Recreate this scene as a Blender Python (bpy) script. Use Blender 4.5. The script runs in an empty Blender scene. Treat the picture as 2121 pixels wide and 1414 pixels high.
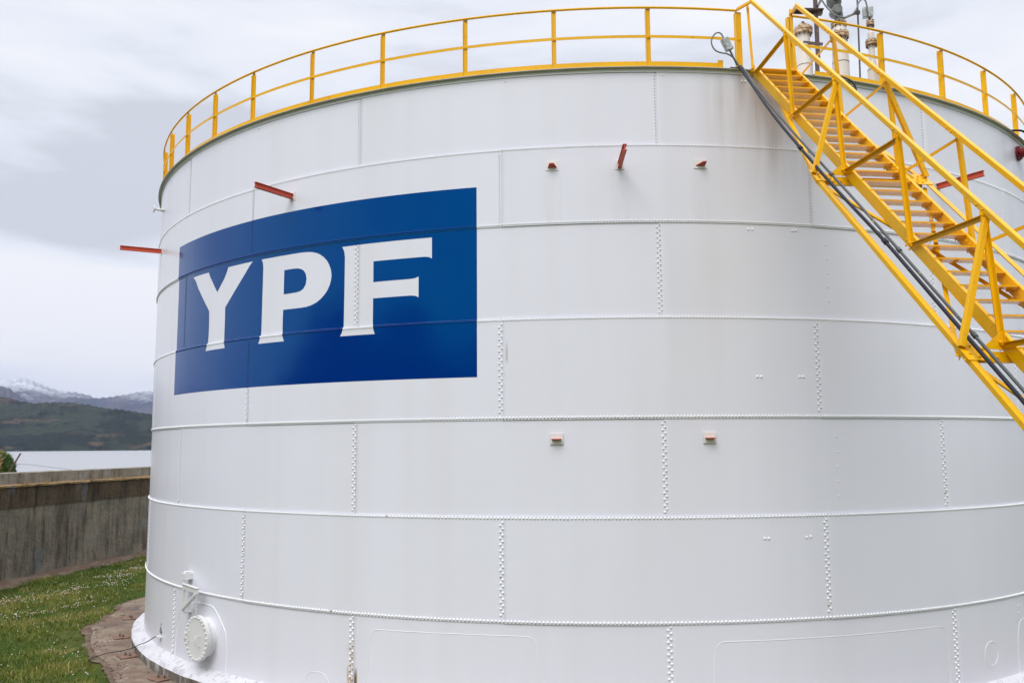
import bpy, bmesh, math, random
import numpy as np
from mathutils import Vector, Matrix
random.seed(7); rng = np.random.default_rng(7)
sin, cos, rad = math.sin, math.cos, math.radians
scene = bpy.context.scene
COL = scene.collection

# ------------------------------------------------------------------ camera
cam_d = bpy.data.cameras.new("camera"); cam = bpy.data.objects.new("camera", cam_d); COL.objects.link(cam)
CAMLOC = (0.00000, -28.58884, 4.95260)
RT = Vector((0.9965305, 0.0828917, -0.0074718)); UP = Vector((0.0172745, -0.1181810, 0.9928418)); FW = Vector((-0.0814153, 0.9895263, 0.1192029))
cam.matrix_world = Matrix(((RT.x, UP.x, -FW.x, CAMLOC[0]), (RT.y, UP.y, -FW.y, CAMLOC[1]), (RT.z, UP.z, -FW.z, CAMLOC[2]), (0, 0, 0, 1)))
cam_d.sensor_width = 36; cam_d.lens = 30.676; cam_d.clip_start = 0.1; cam_d.clip_end = 90000
scene.camera = cam

# ------------------------------------------------------------------ world, sun, exposure
scene.view_settings.view_transform = 'Standard'; scene.view_settings.look = 'None'
scene.view_settings.exposure = 0.51; scene.view_settings.gamma = 1
SUN_EL, SUN_AZ = rad(48), rad(194)      # azimuth clockwise from +Y: behind and left of the camera
w = bpy.data.worlds.new("World"); scene.world = w; w.use_nodes = True
nt = w.node_tree; nt.nodes.clear()
def N(t, **k):
    n = nt.nodes.new(t)
    for a, b in k.items(): setattr(n, a, b)
    return n
out = N('ShaderNodeOutputWorld'); bg = N('ShaderNodeBackground'); nt.links.new(bg.outputs[0], out.inputs[0])
sky = N('ShaderNodeTexSky', sky_type='NISHITA', sun_disc=False, sun_elevation=SUN_EL, sun_rotation=SUN_AZ)
bg.inputs[1].default_value = 0.10
tc = N('ShaderNodeTexCoord')
mp = N('ShaderNodeMapping'); mp.inputs['Scale'].default_value = (2.0, 2.0, 9.0); mp.inputs['Location'].default_value = (0.3, 0.1, 0.35); mp.inputs['Rotation'].default_value = (0, 0.10, 0)
nt.links.new(tc.outputs['Generated'], mp.inputs[0])
no = N('ShaderNodeTexNoise'); no.inputs['Scale'].default_value = 1.35; no.inputs['Detail'].default_value = 7; no.inputs['Roughness'].default_value = 0.5; no.inputs['Distortion'].default_value = 0.25
nt.links.new(mp.outputs[0], no.inputs[0])
rp = N('ShaderNodeValToRGB'); cr = rp.color_ramp
# cloud deck radiance (multiplied by strength 0.1)
cr.elements[0].position = 0.33; cr.elements[0].color = (0.455, 0.47, 0.52, 1)
cr.elements[1].position = 0.60; cr.elements[1].color = (0.66, 0.663, 0.685, 1)
e = cr.elements.new(0.45); e.color = (0.575, 0.60, 0.655, 1)
sx = N('ShaderNodeSeparateXYZ'); nt.links.new(tc.outputs['Generated'], sx.inputs[0])
def mrange(a, b, c, d):
    r_ = N('ShaderNodeMapRange', interpolation_type='SMOOTHSTEP'); nt.links.new(sx.outputs[2], r_.inputs[0])
    for i_, v_ in enumerate((a, b, c, d)): r_.inputs[i_ + 1].default_value = v_
    return r_.outputs[0]
def wmath(op, a, b):
    r_ = N('ShaderNodeMath', operation=op)
    for i_, x_ in enumerate((a, b)):
        if isinstance(x_, (int, float)): r_.inputs[i_].default_value = x_
        else: nt.links.new(x_, r_.inputs[i_])
    return r_.outputs[0]
# layered deck: a greyer shelf of cloud between about 11 and 20 degrees up, clear bright gap below it
shelf = wmath('MULTIPLY', mrange(.175, .235, 0, .13), mrange(.30, .44, 1, 0))
low = wmath('MULTIPLY', mrange(.055, .12, 0, .14), mrange(.16, .21, 1, 0))
nt.links.new(wmath('ADD', wmath('SUBTRACT', wmath('ADD', no.outputs[0], mrange(.36, .52, .02, -.055)), shelf), low), rp.inputs[0])
ml = N('ShaderNodeVectorMath', operation='SCALE'); ml.inputs['Scale'].default_value = 10.0
nt.links.new(rp.outputs[0], ml.inputs[0])
# an overcast sky is brightest overhead
mz = N('ShaderNodeMapRange', interpolation_type='SMOOTHSTEP')
for i_, v_ in enumerate((.50, .95, 10.4, 27.0)): mz.inputs[i_ + 1].default_value = v_
nt.links.new(sx.outputs[2], mz.inputs[0]); nt.links.new(mz.outputs[0], ml.inputs['Scale'])
mx = N('ShaderNodeMix', data_type='RGBA'); mx.inputs[0].default_value = 0.975
nt.links.new(sky.outputs[0], mx.inputs[6]); nt.links.new(ml.outputs[0], mx.inputs[7])
nt.links.new(mx.outputs[2], bg.inputs[0])
sd = bpy.data.lights.new("sun", 'SUN'); sd.energy = 1.45; sd.angle = rad(40); sd.color = (1, 0.97, 0.92)
so = bpy.data.objects.new("sun", sd); COL.objects.link(so)
sv = Vector((sin(SUN_AZ) * cos(SUN_EL), cos(SUN_AZ) * cos(SUN_EL), sin(SUN_EL)))
so.rotation_euler = sv.to_track_quat('Z', 'Y').to_euler()

# ------------------------------------------------------------------ materials
class M:
    """small node material builder"""
    def __init__(s, name, base=(.5, .5, .5), rough=.5, metal=0, spec=.5, coat=0):
        s.m = bpy.data.materials.new(name); s.m.use_nodes = True; s.nt = s.m.node_tree
        s.b = s.nt.nodes['Principled BSDF']
        s.b.inputs['Base Color'].default_value = (*base, 1); s.b.inputs['Roughness'].default_value = rough
        s.b.inputs['Metallic'].default_value = metal; s.b.inputs['Specular IOR Level'].default_value = spec
        s.b.inputs['Coat Weight'].default_value = coat; s.b.inputs['Coat Roughness'].default_value = .15
        s.tc = s.n('ShaderNodeTexCoord'); s.P = s.tc.outputs['Object']; s.cur = None; s.bmp = None; s.base = base
    def n(s, t, **k):
        n = s.nt.nodes.new(t)
        for a, b in k.items(): setattr(n, a, b)
        return n
    def link(s, a, b): s.nt.links.new(a, b)
    def noise(s, scale, detail=4, rough=.55, stretch=(1, 1, 1), dist=0, vec=None):
        mp = s.n('ShaderNodeMapping'); mp.inputs['Scale'].default_value = stretch; s.link(vec or s.P, mp.inputs[0])
        no = s.n('ShaderNodeTexNoise'); no.inputs['Scale'].default_value = scale; no.inputs['Detail'].default_value = detail
        no.inputs['Roughness'].default_value = rough; no.inputs['Distortion'].default_value = dist
        s.link(mp.outputs[0], no.inputs[0]); return no.outputs[0]
    def rng(s, v, a, b, c=0., d=1.):
        r = s.n('ShaderNodeMapRange', interpolation_type='SMOOTHSTEP'); s.link(v, r.inputs[0])
        for i, x in enumerate((a, b, c, d)): r.inputs[i + 1].default_value = x
        return r.outputs[0]
    def math(s, op, a, b):
        r = s.n('ShaderNodeMath', operation=op)
        for i, x in enumerate((a, b)):
            if isinstance(x, (int, float)): r.inputs[i].default_value = x
            else: s.link(x, r.inputs[i])
        return r.outputs[0]
    def mix(s, fac, col):
        """lay colour col over the current colour with factor fac"""
        m = s.n('ShaderNodeMix', data_type='RGBA')
        if isinstance(fac, (int, float)): m.inputs[0].default_value = fac
        else: s.link(fac, m.inputs[0])
        if s.cur is None: m.inputs[6].default_value = (*s.base, 1)
        else: s.link(s.cur, m.inputs[6])
        m.inputs[7].default_value = (*col, 1)
        s.cur = m.outputs[2]; s.link(s.cur, s.b.inputs['Base Color']); return s
    def bump(s, v, strength, dist):
        b = s.n('ShaderNodeBump'); b.inputs['Strength'].default_value = strength; b.inputs['Distance'].default_value = dist
        s.link(v, b.inputs['Height'])
        if s.bmp: s.link(s.bmp, b.inputs['Normal'])
        s.bmp = b.outputs[0]; s.link(s.bmp, s.b.inputs['Normal']); return s
    def rough(s, v): s.link(v, s.b.inputs['Roughness']); return s

def tankpaint(name, base, rough, stains=True, spec=.5, coat=0):
    m = M(name, base, rough, spec=spec, coat=coat)
    # rolled plate: wide shallow waves and fine brush texture
    m.bump(m.noise(0.55, 2, .5, (1, 1, .8)), 1.0, .012)
    m.bump(m.noise(2.6, 2, .4, (1, 1, 1.6)), 1.0, .0010)
    m.bump(m.noise(38, 2, .5, (1, 1, .35)), .35, .0006)
    if stains:
        m.mix(m.rng(m.noise(.35, 1, .5, (1, 1, .5)), .25, .8, 0, .5), tuple(c * .95 for c in base))
        # rain streaks running down from the top
        m.mix(m.rng(m.noise(1.9, 1, .5, (1, 1, .05)), .35, .9, 0, .16), (.52, .49, .44))
        # grime under the stair head: x 2.2..5.4, z 8.5..11.8
        sp = m.n('ShaderNodeSeparateXYZ'); m.link(m.P, sp.inputs[0])
        ex = m.math('MULTIPLY', m.rng(sp.outputs[0], 2.0, 3.3), m.rng(sp.outputs[0], 5.0, 3.6))
        ez = m.math('MULTIPLY', m.rng(sp.outputs[2], 9.2, 11.2), m.rng(sp.outputs[1], 0, -1))
        st = m.rng(m.noise(2.6, 3, .55, (1, 1, .10)), .36, .66, .15, 1)
        m.mix(m.math('MULTIPLY', m.math('MULTIPLY', ex, ez), m.math('MULTIPLY', st, .95)), (.31, .24, .185))
        # duller strip below it, its weaker sheen put into the colour
        e2 = m.math('MULTIPLY', m.rng(sp.outputs[0], 1.42, 1.62), m.rng(sp.outputs[0], 4.2, 3.0))
        e2 = m.math('MULTIPLY', e2, m.math('MULTIPLY', m.rng(sp.outputs[2], 3.5, 7.5), m.rng(sp.outputs[1], 0, -1)))
        m.mix(m.math('MULTIPLY', e2, .16), (.50, .49, .45))
        def spot(x0, x1, z0, z1, f, col, ns=9, lo=.42, hi=.6):
            e = m.math('MULTIPLY', m.rng(sp.outputs[0], x0 - .03, x0), m.rng(sp.outputs[0], x1 + .03, x1))
            e = m.math('MULTIPLY', e, m.math('MULTIPLY', m.rng(sp.outputs[2], z0 - .1, z0 + .05), m.rng(sp.outputs[2], z1 + .15, z1 - .1)))
            e = m.math('MULTIPLY', e, m.rng(sp.outputs[1], -5, -6))
            m.mix(m.math('MULTIPLY', e, m.math('MULTIPLY', m.rng(m.noise(ns, 4, .6, (1, 1, .25)), lo, hi), f)), col)
        spot(-4.43, -4.25, .4, 1.25, .75, (.42, .30, .17)); spot(-4.28, -4.25, .4, .85, .95, (.16, .09, .035), lo=.3, hi=.4)
        spot(-1.388, -1.380, 6.5, 6.75, .6, (.22, .13, .07), lo=.2, hi=.35); pass
        spot(4.9, 5.05, 11.0, 11.7, .3, (.40, .30, .2))
        # faint run marks below the bracket pads
        for xx in (.72, 2.2, -.5): spot(xx - .16, xx + .14, 9.0, 9.9, .16, (.42, .40, .37), ns=5)
        m.mix(m.rng(m.noise(.16, 2, .5), .35, .7, 0, .5), tuple(c * .95 for c in base[:2]) + (base[2] * .97,))
    return m.m
WHITE = (.745, .752, .825)
m_white = tankpaint('white_tank_paint', WHITE, .27)
m_whiterv = M('white_rivet_paint', (.82, .83, .85), .3).m
m_blue = tankpaint('blue_sign_paint', (.0, .019, .19), .14, stains=False, spec=.5); m_blue.node_tree.nodes['Principled BSDF'].inputs['IOR'].default_value = 1.72; m_blue.node_tree.nodes['Principled BSDF'].inputs['Specular Tint'].default_value = (.02, .72, 1, 1)
mm = M('rusting_rivet', (.62, .56, .48), .5); mm.mix(mm.rng(mm.noise(30, 3, .6), .4, .6, 0, .8), (.30, .17, .08)); m_rustrv = mm.m
m_bluerv = M('blue_rivet_paint', (.0, .030, .20), .25, spec=.5).m
mm = M('white_fitting_paint', (.70, .70, .70), .35); mm.bump(mm.noise(20, 3), .3, .002); m_fit = mm.m
mm = M('grey_curb_paint', (.52, .51, .49), .5); mm.mix(mm.rng(mm.noise(2, 5, .6, (1, 1, .2)), .4, .7, 0, .6), (.33, .31, .27)); m_curb = mm.m
mm = M('yellow_paint', (.80, .425, .001), .36, spec=.25)
mm.mix(mm.rng(mm.noise(1.3, 5, .6), .45, .75, 0, .6), (.68, .33, .002)); mm.mix(mm.rng(mm.noise(14, 4, .7), .61, .70, 0, .6), (.30, .14, .03)); mm.bump(mm.noise(25, 3), .25, .002); m_yel = mm.m
mm = M('red_lead_paint', (.64, .085, .035), .5); mm.mix(mm.rng(mm.noise(6, 4), .45, .75, 0, .6), (.45, .065, .035)); mm.bump(mm.noise(30, 3), .3, .002); m_red = mm.m
mm = M('yellow_tread_paint', (.88, .46, .006), .22, spec=.5, coat=.25); mm.b.inputs['Coat IOR'].default_value = 1.5; mm.b.inputs['Coat Roughness'].default_value = .22; mm.bump(mm.noise(30, 3), .3, .002); m_tread = mm.m
mm = M('dark_red_paint', (.20, .004, .012), .35); mm.mix(mm.rng(mm.noise(7, 4), .5, .7, 0, .5), (.11, .004, .01)); m_dred = mm.m
mm = M('white_pipe_paint', (.66, .62, .58), .45)
mm.mix(mm.rng(mm.noise(7, 5, .65, (1, 1, .5)), .56, .75, 0, .7), (.46, .30, .17)); mm.bump(mm.noise(3, 3), .5, .02); m_pipe = mm.m
mm = M('rusty_flange', (.62, .47, .30), .6); mm.mix(mm.rng(mm.noise(12, 5, .7), .42, .6, 0, .95), (.27, .11, .035)); mm.mix(mm.rng(mm.noise(26, 4, .7), .55, .68, 0, .8), (.07, .035, .02)); m_rust = mm.m
mm = M('brown_steel', (.085, .055, .05), .65); mm.mix(mm.rng(mm.noise(9, 5, .7), .5, .7, 0, .6), (.2, .15, .12)); m_brown = mm.m
mm = M('grey_cast_metal', (.16, .17, .165), .5); mm.mix(mm.rng(mm.noise(9, 5, .7), .5, .7, 0, .4), (.26, .26, .24)); m_greyc = mm.m
mm = M('grey_box_paint', (.30, .33, .33), .45); mm.mix(mm.rng(mm.noise(14, 4, .6), .48, .56, 0, .7), (.52, .58, .62)); m_box = mm.m
mm = M('galvanised_pipe', (.055, .065, .072), .45); mm.mix(mm.rng(mm.noise(9, 5, .7), .62, .68, 0, .8), (.55, .38, .03)); m_galv = mm.m
m_cable = M('dark_cable', (.010, .012, .022), .5, spec=.25).m
m_blk = M('black_marking', (.02, .02, .02), .6).m
# concrete dyke
def concrete(name, a, b, c, zband=None):
    m = M(name, a, .9, spec=.2)
    m.mix(m.rng(m.noise(.9, 6, .65, (1, 1, 1)), .35, .7), b)
    m.mix(m.rng(m.noise(2.4, 6, .7, (1, 1, .18)), .46, .70, 0, .9), c)          # drips
    m.mix(m.rng(m.noise(6, 5, .7, (1, 1, .3)), .62, .72, 0, .5), tuple(min(1, x * 1.9) for x in a))
    m.mix(m.rng(m.noise(1.1, 3, .5, (1, 1, .5)), .62, .70, 0, .35), (.20, .24, .28))
    m.mix(m.rng(m.noise(14, 5, .75, (1, 1, .5)), .55, .75, 0, .45), tuple(x * .45 for x in a)); m.mix(m.rng(m.noise(22, 5, .75, (1, 1, .6)), .58, .72, 0, .45), tuple(min(.6, x * 1.7) for x in a))
    m.mix(m.rng(m.noise(1.5, 5, .7, (1, 1, .07)), .55, .66, 0, .8), c); m.bump(m.noise(5, 6, .7), 1, .09).bump(m.noise(30, 4, .7), .8, .02)
    return m.m
m_conc = concrete('weathered_concrete', (.29, .25, .19), (.17, .155, .125), (.075, .06, .045))
m_conc2 = concrete('dark_panel_concrete', (.13, .095, .062), (.085, .065, .042), (.03, .022, .016))
m_cap = concrete('coping_concrete', (.36, .325, .265), (.27, .24, .19), (.15, .125, .09))
m_ledge = concrete('sandy_ledge', (.42, .28, .14), (.30, .20, .10), (.12, .08, .045))
mm = M('ring_side_concrete', (.15, .13, .11), .9); mm.mix(mm.rng(mm.noise(2.2, 5, .7, (1, 1, .5)), .5, .62, 0, .85), (.50, .49, .48)); mm.mix(mm.rng(mm.noise(5, 5, .7, (1, 1, .4)), .5, .7, 0, .8), (.05, .043, .036)); mm.bump(mm.noise(9, 5), .7, .02); m_ring = mm.m
mm = M('whitewashed_concrete', (.60, .60, .63), .7); mm.mix(mm.rng(mm.noise(4.5, 6, .75), .50, .64, 0, .8), (.36, .33, .38)); mm.mix(mm.rng(mm.noise(11, 5, .75), .58, .68, 0, .85), (.16, .12, .11)); mm.bump(mm.noise(7, 5, .6), .5, .012); m_wash = mm.m
mm = M('apron_concrete', (.24, .185, .14), .85, spec=.3)
mm.mix(mm.rng(mm.noise(.7, 6, .65), .40, .62), (.165, .11, .08)); mm.mix(mm.rng(mm.noise(1.6, 6, .7, dist=.6), .52, .68, 0, .8), (.33, .27, .21))
mm.mix(mm.rng(mm.noise(1.0, 5, .6, (1, 1, 1), .8), .52, .66, 0, .85), (.095, .078, .068)); mm.mix(mm.rng(mm.noise(9, 5, .75), .6, .7, 0, .6), (.07, .045, .035)); mm.bump(mm.noise(6, 6, .7), .7, .03); m_apron = mm.m
mm = M('rust_plate', (.17, .085, .055), .8); mm.mix(mm.rng(mm.noise(7, 5, .7), .45, .65), (.25, .16, .12)); mm.mix(mm.rng(mm.noise(15, 4, .7), .6, .7), (.05, .03, .025)); m_plate = mm.m
mm = M('soil_and_turf', (.045, .075, .012), .95, spec=.1)
mm.mix(mm.rng(mm.noise(.45, 5, .6), .42, .62), (.075, .085, .02)); mm.mix(mm.rng(mm.noise(3.1, 6, .7), .60, .68, 0, .8), (.21, .165, .11)); mm.bump(mm.noise(8, 5, .7), .8, .05); m_soil = mm.m
mm = M('bare_dirt', (.13, .09, .065), .95, spec=.1); mm.mix(mm.rng(mm.noise(2, 6, .7), .4, .65), (.19, .145, .11)); mm.mix(mm.rng(mm.noise(11, 5, .7), .60, .70, 0, .7), (.05, .036, .028)); mm.bump(mm.noise(6, 6, .7), .9, .06); m_dirt = mm.m

def leafmat(name, stops):
    m = M(name, (.1, .2, .03), .6, spec=.25)
    oi = m.n('ShaderNodeVertexColor', layer_name='tint')
    r = m.n('ShaderNodeValToRGB'); r.color_ramp.elements[0].color = (*stops[0], 1); r.color_ramp.elements[1].color = (*stops[-1], 1)
    for i, c in enumerate(stops[1:-1]):
        el = r.color_ramp.elements.new((i + 1) / (len(stops) - 1)); el.color = (*c, 1)
    m.link(oi.outputs[0], r.inputs[0]); m.link(r.outputs[0], m.b.inputs['Base Color'])
    return m.m
m_grass = leafmat('grass_blades', [(.050, .088, .010), (.095, .14, .018), (.18, .19, .032), (.30, .27, .08), (.46, .37, .18)])
m_flower = leafmat('clover_heads', [(.62, .58, .50), (.68, .60, .52), (.55, .38, .36), (.70, .66, .55)])
m_bush = leafmat('bank_leaves', [(.03, .07, .015), (.06, .11, .02), (.13, .15, .04), (.42, .29, .12), (.50, .36, .17)])

# ------------------------------------------------------------------ mesh helpers
class MB:
    def __init__(s): s.v = []; s.f = []; s.mi = []; s.sm = []
    def add(s, vs, fs, mi=0, smooth=False):
        o = len(s.v); s.v += [tuple(x) for x in vs]
        for f in fs: s.f.append(tuple(i + o for i in f)); s.mi.append(mi); s.sm.append(smooth)
    def prism(s, prof, p0, p1, ax, ay, mi=0, smooth=False):
        """profile [(a,b)] swept from p0 to p1; ax, ay profile axes"""
        n = len(prof); A = [p0 + ax * a + ay * b for a, b in prof]; B = [p1 + ax * a + ay * b for a, b in prof]
        fs = [(i, (i + 1) % n, n + (i + 1) % n, n + i) for i in range(n)]
        s.add(A + B, fs, mi, smooth); s.add(A, [tuple(range(n - 1, -1, -1))], mi); s.add(B, [tuple(range(n))], mi)
    def bar(s, p0, p1, a, b, up=Vector((0, 0, 1)), mi=0):
        p0, p1 = Vector(p0), Vector(p1); d = (p1 - p0).normalized(); ax = d.cross(up).normalized(); ay = ax.cross(d).normalized()
        s.prism([(-a / 2, -b / 2), (a / 2, -b / 2), (a / 2, b / 2), (-a / 2, b / 2)], p0, p1, ax, ay, mi)
    def angle(s, p0, p1, ax, ay, a=.07, t=.008, b=None, mi=0):
        """L section; legs along ax and ay"""
        b = b or a; p0, p1 = Vector(p0), Vector(p1)
        s.prism([(0, 0), (a, 0), (a, t), (t, t), (t, b), (0, b)], p0, p1, Vector(ax), Vector(ay), mi)
    def tube(s, pts, r, n=8, mi=0, cap=True, smooth=True):
        pts = [Vector(p) for p in pts]; rings = []; ref = Vector((0, 0, 1))
        m = len(pts); rr = r if isinstance(r, (list, tuple)) else [r] * m
        d0 = (pts[1] - pts[0]).normalized()
        if abs(d0.dot(ref)) > .95: ref = Vector((1, 0, 0))
        ax = d0.cross(ref).normalized()
        for i, p in enumerate(pts):
            d = (pts[min(i + 1, m - 1)] - pts[max(i - 1, 0)]).normalized()
            ax = (ax - d * ax.dot(d)).normalized(); ay = d.cross(ax)
            rings.append([p + (ax * cos(2 * math.pi * k / n) + ay * sin(2 * math.pi * k / n)) * rr[i] for k in range(n)])
        vs = [q for g in rings for q in g]
        fs = [(i * n + k, i * n + (k + 1) % n, (i + 1) * n + (k + 1) % n, (i + 1) * n + k) for i in range(m - 1) for k in range(n)]
        s.add(vs, fs, mi, smooth)
        if cap:
            s.add(rings[0], [tuple(range(n - 1, -1, -1))], mi); s.add(rings[-1], [tuple(range(n))], mi)
    def bolt(s, p, nrm, r=.018, hgt=.016, mi=0):
        p, nrm = Vector(p), Vector(nrm).normalized(); s.tube([p, p + nrm * hgt], [r, r * .8], 6, mi, smooth=False)
    def box(s, c, ax, ay, az, mi=0):
        c, ax, ay, az = map(Vector, (c, ax, ay, az))
        vs = [c + ax * i + ay * j + az * k for i in (-1, 1) for j in (-1, 1) for k in (-1, 1)]
        s.add(vs, [(0, 1, 3, 2), (4, 6, 7, 5), (0, 4, 5, 1), (2, 3, 7, 6), (0, 2, 6, 4), (1, 5, 7, 3)], mi)
    def build(s, name, mats, parent=None, loc=None, bevel=0):
        me = bpy.data.meshes.new(name); loc = Vector(loc) if loc is not None else (Vector(parent.matrix_world.translation) if parent and False else Vector((0, 0, 0)))
        me.from_pydata([(x[0] - loc.x, x[1] - loc.y, x[2] - loc.z) for x in s.v], [], s.f)
        for m_ in (mats if isinstance(mats, (list, tuple)) else [mats]): me.materials.append(m_)
        me.polygons.foreach_set('material_index', s.mi); me.polygons.foreach_set('use_smooth', s.sm); me.update()
        bm = bmesh.new(); bm.from_mesh(me); bmesh.ops.recalc_face_normals(bm, faces=bm.faces) if len(s.f) < 20000 else None; bm.to_mesh(me); bm.free()
        o = bpy.data.objects.new(name, me); COL.objects.link(o); o.location = loc
        if parent: setparent(o, parent)
        if bevel:
            b = o.modifiers.new('bevel', 'BEVEL'); b.width = bevel; b.segments = 2; b.limit_method = 'ANGLE'
        return o
def world_loc(o):
    v = Vector(o.location); p = o.parent
    while p: v += Vector(p.location); p = p.parent
    return v
def setparent(o, parent):
    o.parent = parent; o.location = Vector(o.location) - world_loc(parent)
def tag(o, label, cat, group=None):
    o['label'] = label; o['category'] = cat
    if group: o['group'] = group
    return o
def thing(name, label, cat, loc, group=None):
    o = bpy.data.objects.new(name, None); COL.objects.link(o); o.location = loc; o.empty_display_size = .2
    return tag(o, label, cat, group)
def lab(o, t): o['label'] = t; return o
def struct(o): o['kind'] = 'structure'; return o
def stuff(o): o['kind'] = 'stuff'; return o

def np_mesh(name, V, F, mats, mi=None, smooth=False, tint=None):
    """fast mesh from arrays; F is (n,k) with constant k"""
    me = bpy.data.meshes.new(name); k = F.shape[1]
    me.vertices.add(len(V)); me.vertices.foreach_set('co', np.asarray(V, np.float32).ravel())
    me.loops.add(F.size); me.loops.foreach_set('vertex_index', F.astype(np.int32).ravel())
    me.polygons.add(len(F)); me.polygons.foreach_set('loop_start', np.arange(0, F.size, k, dtype=np.int32))
    for m_ in mats: me.materials.append(m_)
    if mi is not None: me.polygons.foreach_set('material_index', mi.astype(np.int32))
    me.polygons.foreach_set('use_smooth', np.full(len(F), smooth)); me.update(calc_edges=True); me.validate()
    if tint is not None:
        a = me.color_attributes.new('tint', 'FLOAT_COLOR', 'POINT')
        a.data.foreach_set('color', np.repeat(np.c_[tint, tint, tint, np.ones_like(tint)], 1, 0).astype(np.float32).ravel())
    o = bpy.data.objects.new(name, me); COL.objects.link(o); return o

# ------------------------------------------------------------------ tank geometry
R = 13.0
ZS = [11.90, 10.416, 9.002, 7.227, 5.458, 3.692, 1.92, 0.38]     # course boundaries, top to bottom
PH0, DPH = -45.292, 25.7143
def laps(c):      # lap angles (degrees) of vertical seams of course c (0 = top)
    off = PH0 + (0 if c % 2 == 0 else DPH / 2 + .1)
    return [off + DPH * k for k in range(-5, 10)]
def prad(c, ph):
    """radius of course c at angle ph (deg): outer courses stand proud, plates taper to each lap"""
    base = R + (.016 if c % 2 else 0.0)
    f = ((ph - laps(c)[0] - .16) / DPH) % 1.0
    return base + .007 * (1 - f)
def cyl(ph, z, r): a = rad(ph); return Vector((r * sin(a), -r * cos(a), z))
def nrm(ph): a = rad(ph); return Vector((sin(a), -cos(a), 0))
def tan_(ph): a = rad(ph); return Vector((cos(a), sin(a), 0))
def course_of(z):
    for c in range(7):
        if z > ZS[c + 1]: return c
    return 6

LET = {
 'Y': [(-43.41, 8.872), (-39.87, 8.868), (-39.55, 8.76), (-38.03, 8.366), (-36.79, 8.632), (-36.38, 8.757), (-36.12, 8.865), (-32.17, 8.867), (-32.62, 8.792), (-33.23, 8.651), (-36.47, 7.983), (-36.44, 7.755), (-36.46, 7.40), (-36.44, 7.23), (-36.24, 7.098), (-39.87, 7.098), (-39.60, 7.223), (-39.46, 7.40), (-39.44, 7.717), (-39.51, 7.983), (-42.09, 8.573), (-42.76, 8.765)],
 'P': [(-30.89, 8.868), (-25.75, 8.866), (-25.1, 8.860), (-24.45, 8.842), (-23.95, 8.812), (-23.5, 8.766), (-23.1, 8.703), (-22.75, 8.625), (-22.48, 8.53), (-22.30, 8.43), (-22.22, 8.318), (-22.28, 8.22), (-22.42, 8.12), (-22.65, 8.03), (-22.95, 7.95), (-23.37, 7.872), (-23.85, 7.81), (-24.4, 7.768), (-25.0, 7.744), (-25.6, 7.738), (-27.82, 7.738), (-27.85, 7.54), (-27.84, 7.336), (-27.76, 7.201), (-27.54, 7.09), (-30.95, 7.092), (-30.74, 7.2), (-30.66, 7.353), (-30.64, 8.144), (-30.62, 8.70), (-30.71, 8.80)],
 'F': [(-21.13, 8.862), (-12.45, 8.862), (-12.45, 8.46), (-12.72, 8.492), (-13.09, 8.503), (-17.89, 8.503), (-17.89, 8.098), (-14.42, 8.099), (-13.97, 8.108), (-13.63, 8.134), (-13.63, 7.737), (-13.89, 7.769), (-14.34, 7.782), (-17.89, 7.782), (-17.89, 7.308), (-17.81, 7.18), (-17.65, 7.091), (-21.15, 7.091), (-20.95, 7.16), (-20.84, 7.286), (-20.82, 7.931), (-20.82, 8.646), (-20.90, 8.77)],
}
PHOLE = [(-27.80, 8.556), (-26.73, 8.558), (-26.15, 8.552), (-25.75, 8.532), (-25.4, 8.492), (-25.15, 8.42), (-25.04, 8.315), (-25.13, 8.20), (-25.40, 8.118), (-25.75, 8.079), (-26.2, 8.063), (-26.96, 8.058), (-27.80, 8.058)]
SIGN = [(-47.65, 6.205), (-8.545, 6.205), (-8.545, 9.752), (-47.65, 9.752)]
def inpoly(p, poly):
    x, y = p; r = False; n = len(poly)
    for i in range(n):
        x1, y1 = poly[i]; x2, y2 = poly[i - 1]
        if (y1 > y) != (y2 > y) and x < (x2 - x1) * (y - y1) / (y2 - y1) + x1: r = not r
    return r
def is_blue(ph, z):
    if not inpoly((ph, z), SIGN): return False
    if inpoly((ph, z), PHOLE): return True
    return not any(inpoly((ph, z), L) for L in LET.values())

tank = thing('storage_tank', 'huge white riveted steel storage tank with a blue lettered panel, standing on a concrete ring', 'storage tank', (0, 0, 0))

def rivet_mesh(items):
    """items: (ph, z, c, r, height) -> arrays of domes"""
    K = 8; Vs, Fs, Mi = [], [], []; o = 0
    for ph, z, c, r, hh in items:
        n_, t_ = nrm(ph), tan_(ph); base = cyl(ph, z, prad(c, ph) - .001); up = Vector((0, 0, 1))
        ring = []
        for rr, zz in ((1, 0), (.86, .55), (.5, .9)):
            for k in range(K):
                a = 2 * math.pi * k / K
                ring.append(base + t_ * (cos(a) * r * rr) + up * (sin(a) * r * rr) + n_ * (hh * zz))
        ring.append(base + n_ * hh); Vs += ring
        b = 1 if is_blue(ph, z) else 0
        if not b and c >= 4 and (random.random() < .008 or (c == 6 and abs(ph + 19.58) < .4 and z < 1.35 and random.random() < .6)): b = 2
        for j in range(2):
            for k in range(K):
                Fs.append((o + j * K + k, o + j * K + (k + 1) % K, o + (j + 1) * K + (k + 1) % K, o + (j + 1) * K + k)); Mi.append(b)
        for k in range(K):
            Fs.append((o + 2 * K + k, o + 2 * K + (k + 1) % K, o + 3 * K, o + 3 * K)); Mi.append(b)
        o += 3 * K + 1
    return Vs, Fs, Mi
RV = {0: (.0140, .022, .055), 1: (.0150, .024, .0580), 2: (.0160, .023, .0550), 3: (.0180, .023, .0575), 4: (.0208, .022, .0620), 5: (.0220, .023, .0650), 6: (.0245, .025, .0700)}
PHLIM = 112
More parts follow.
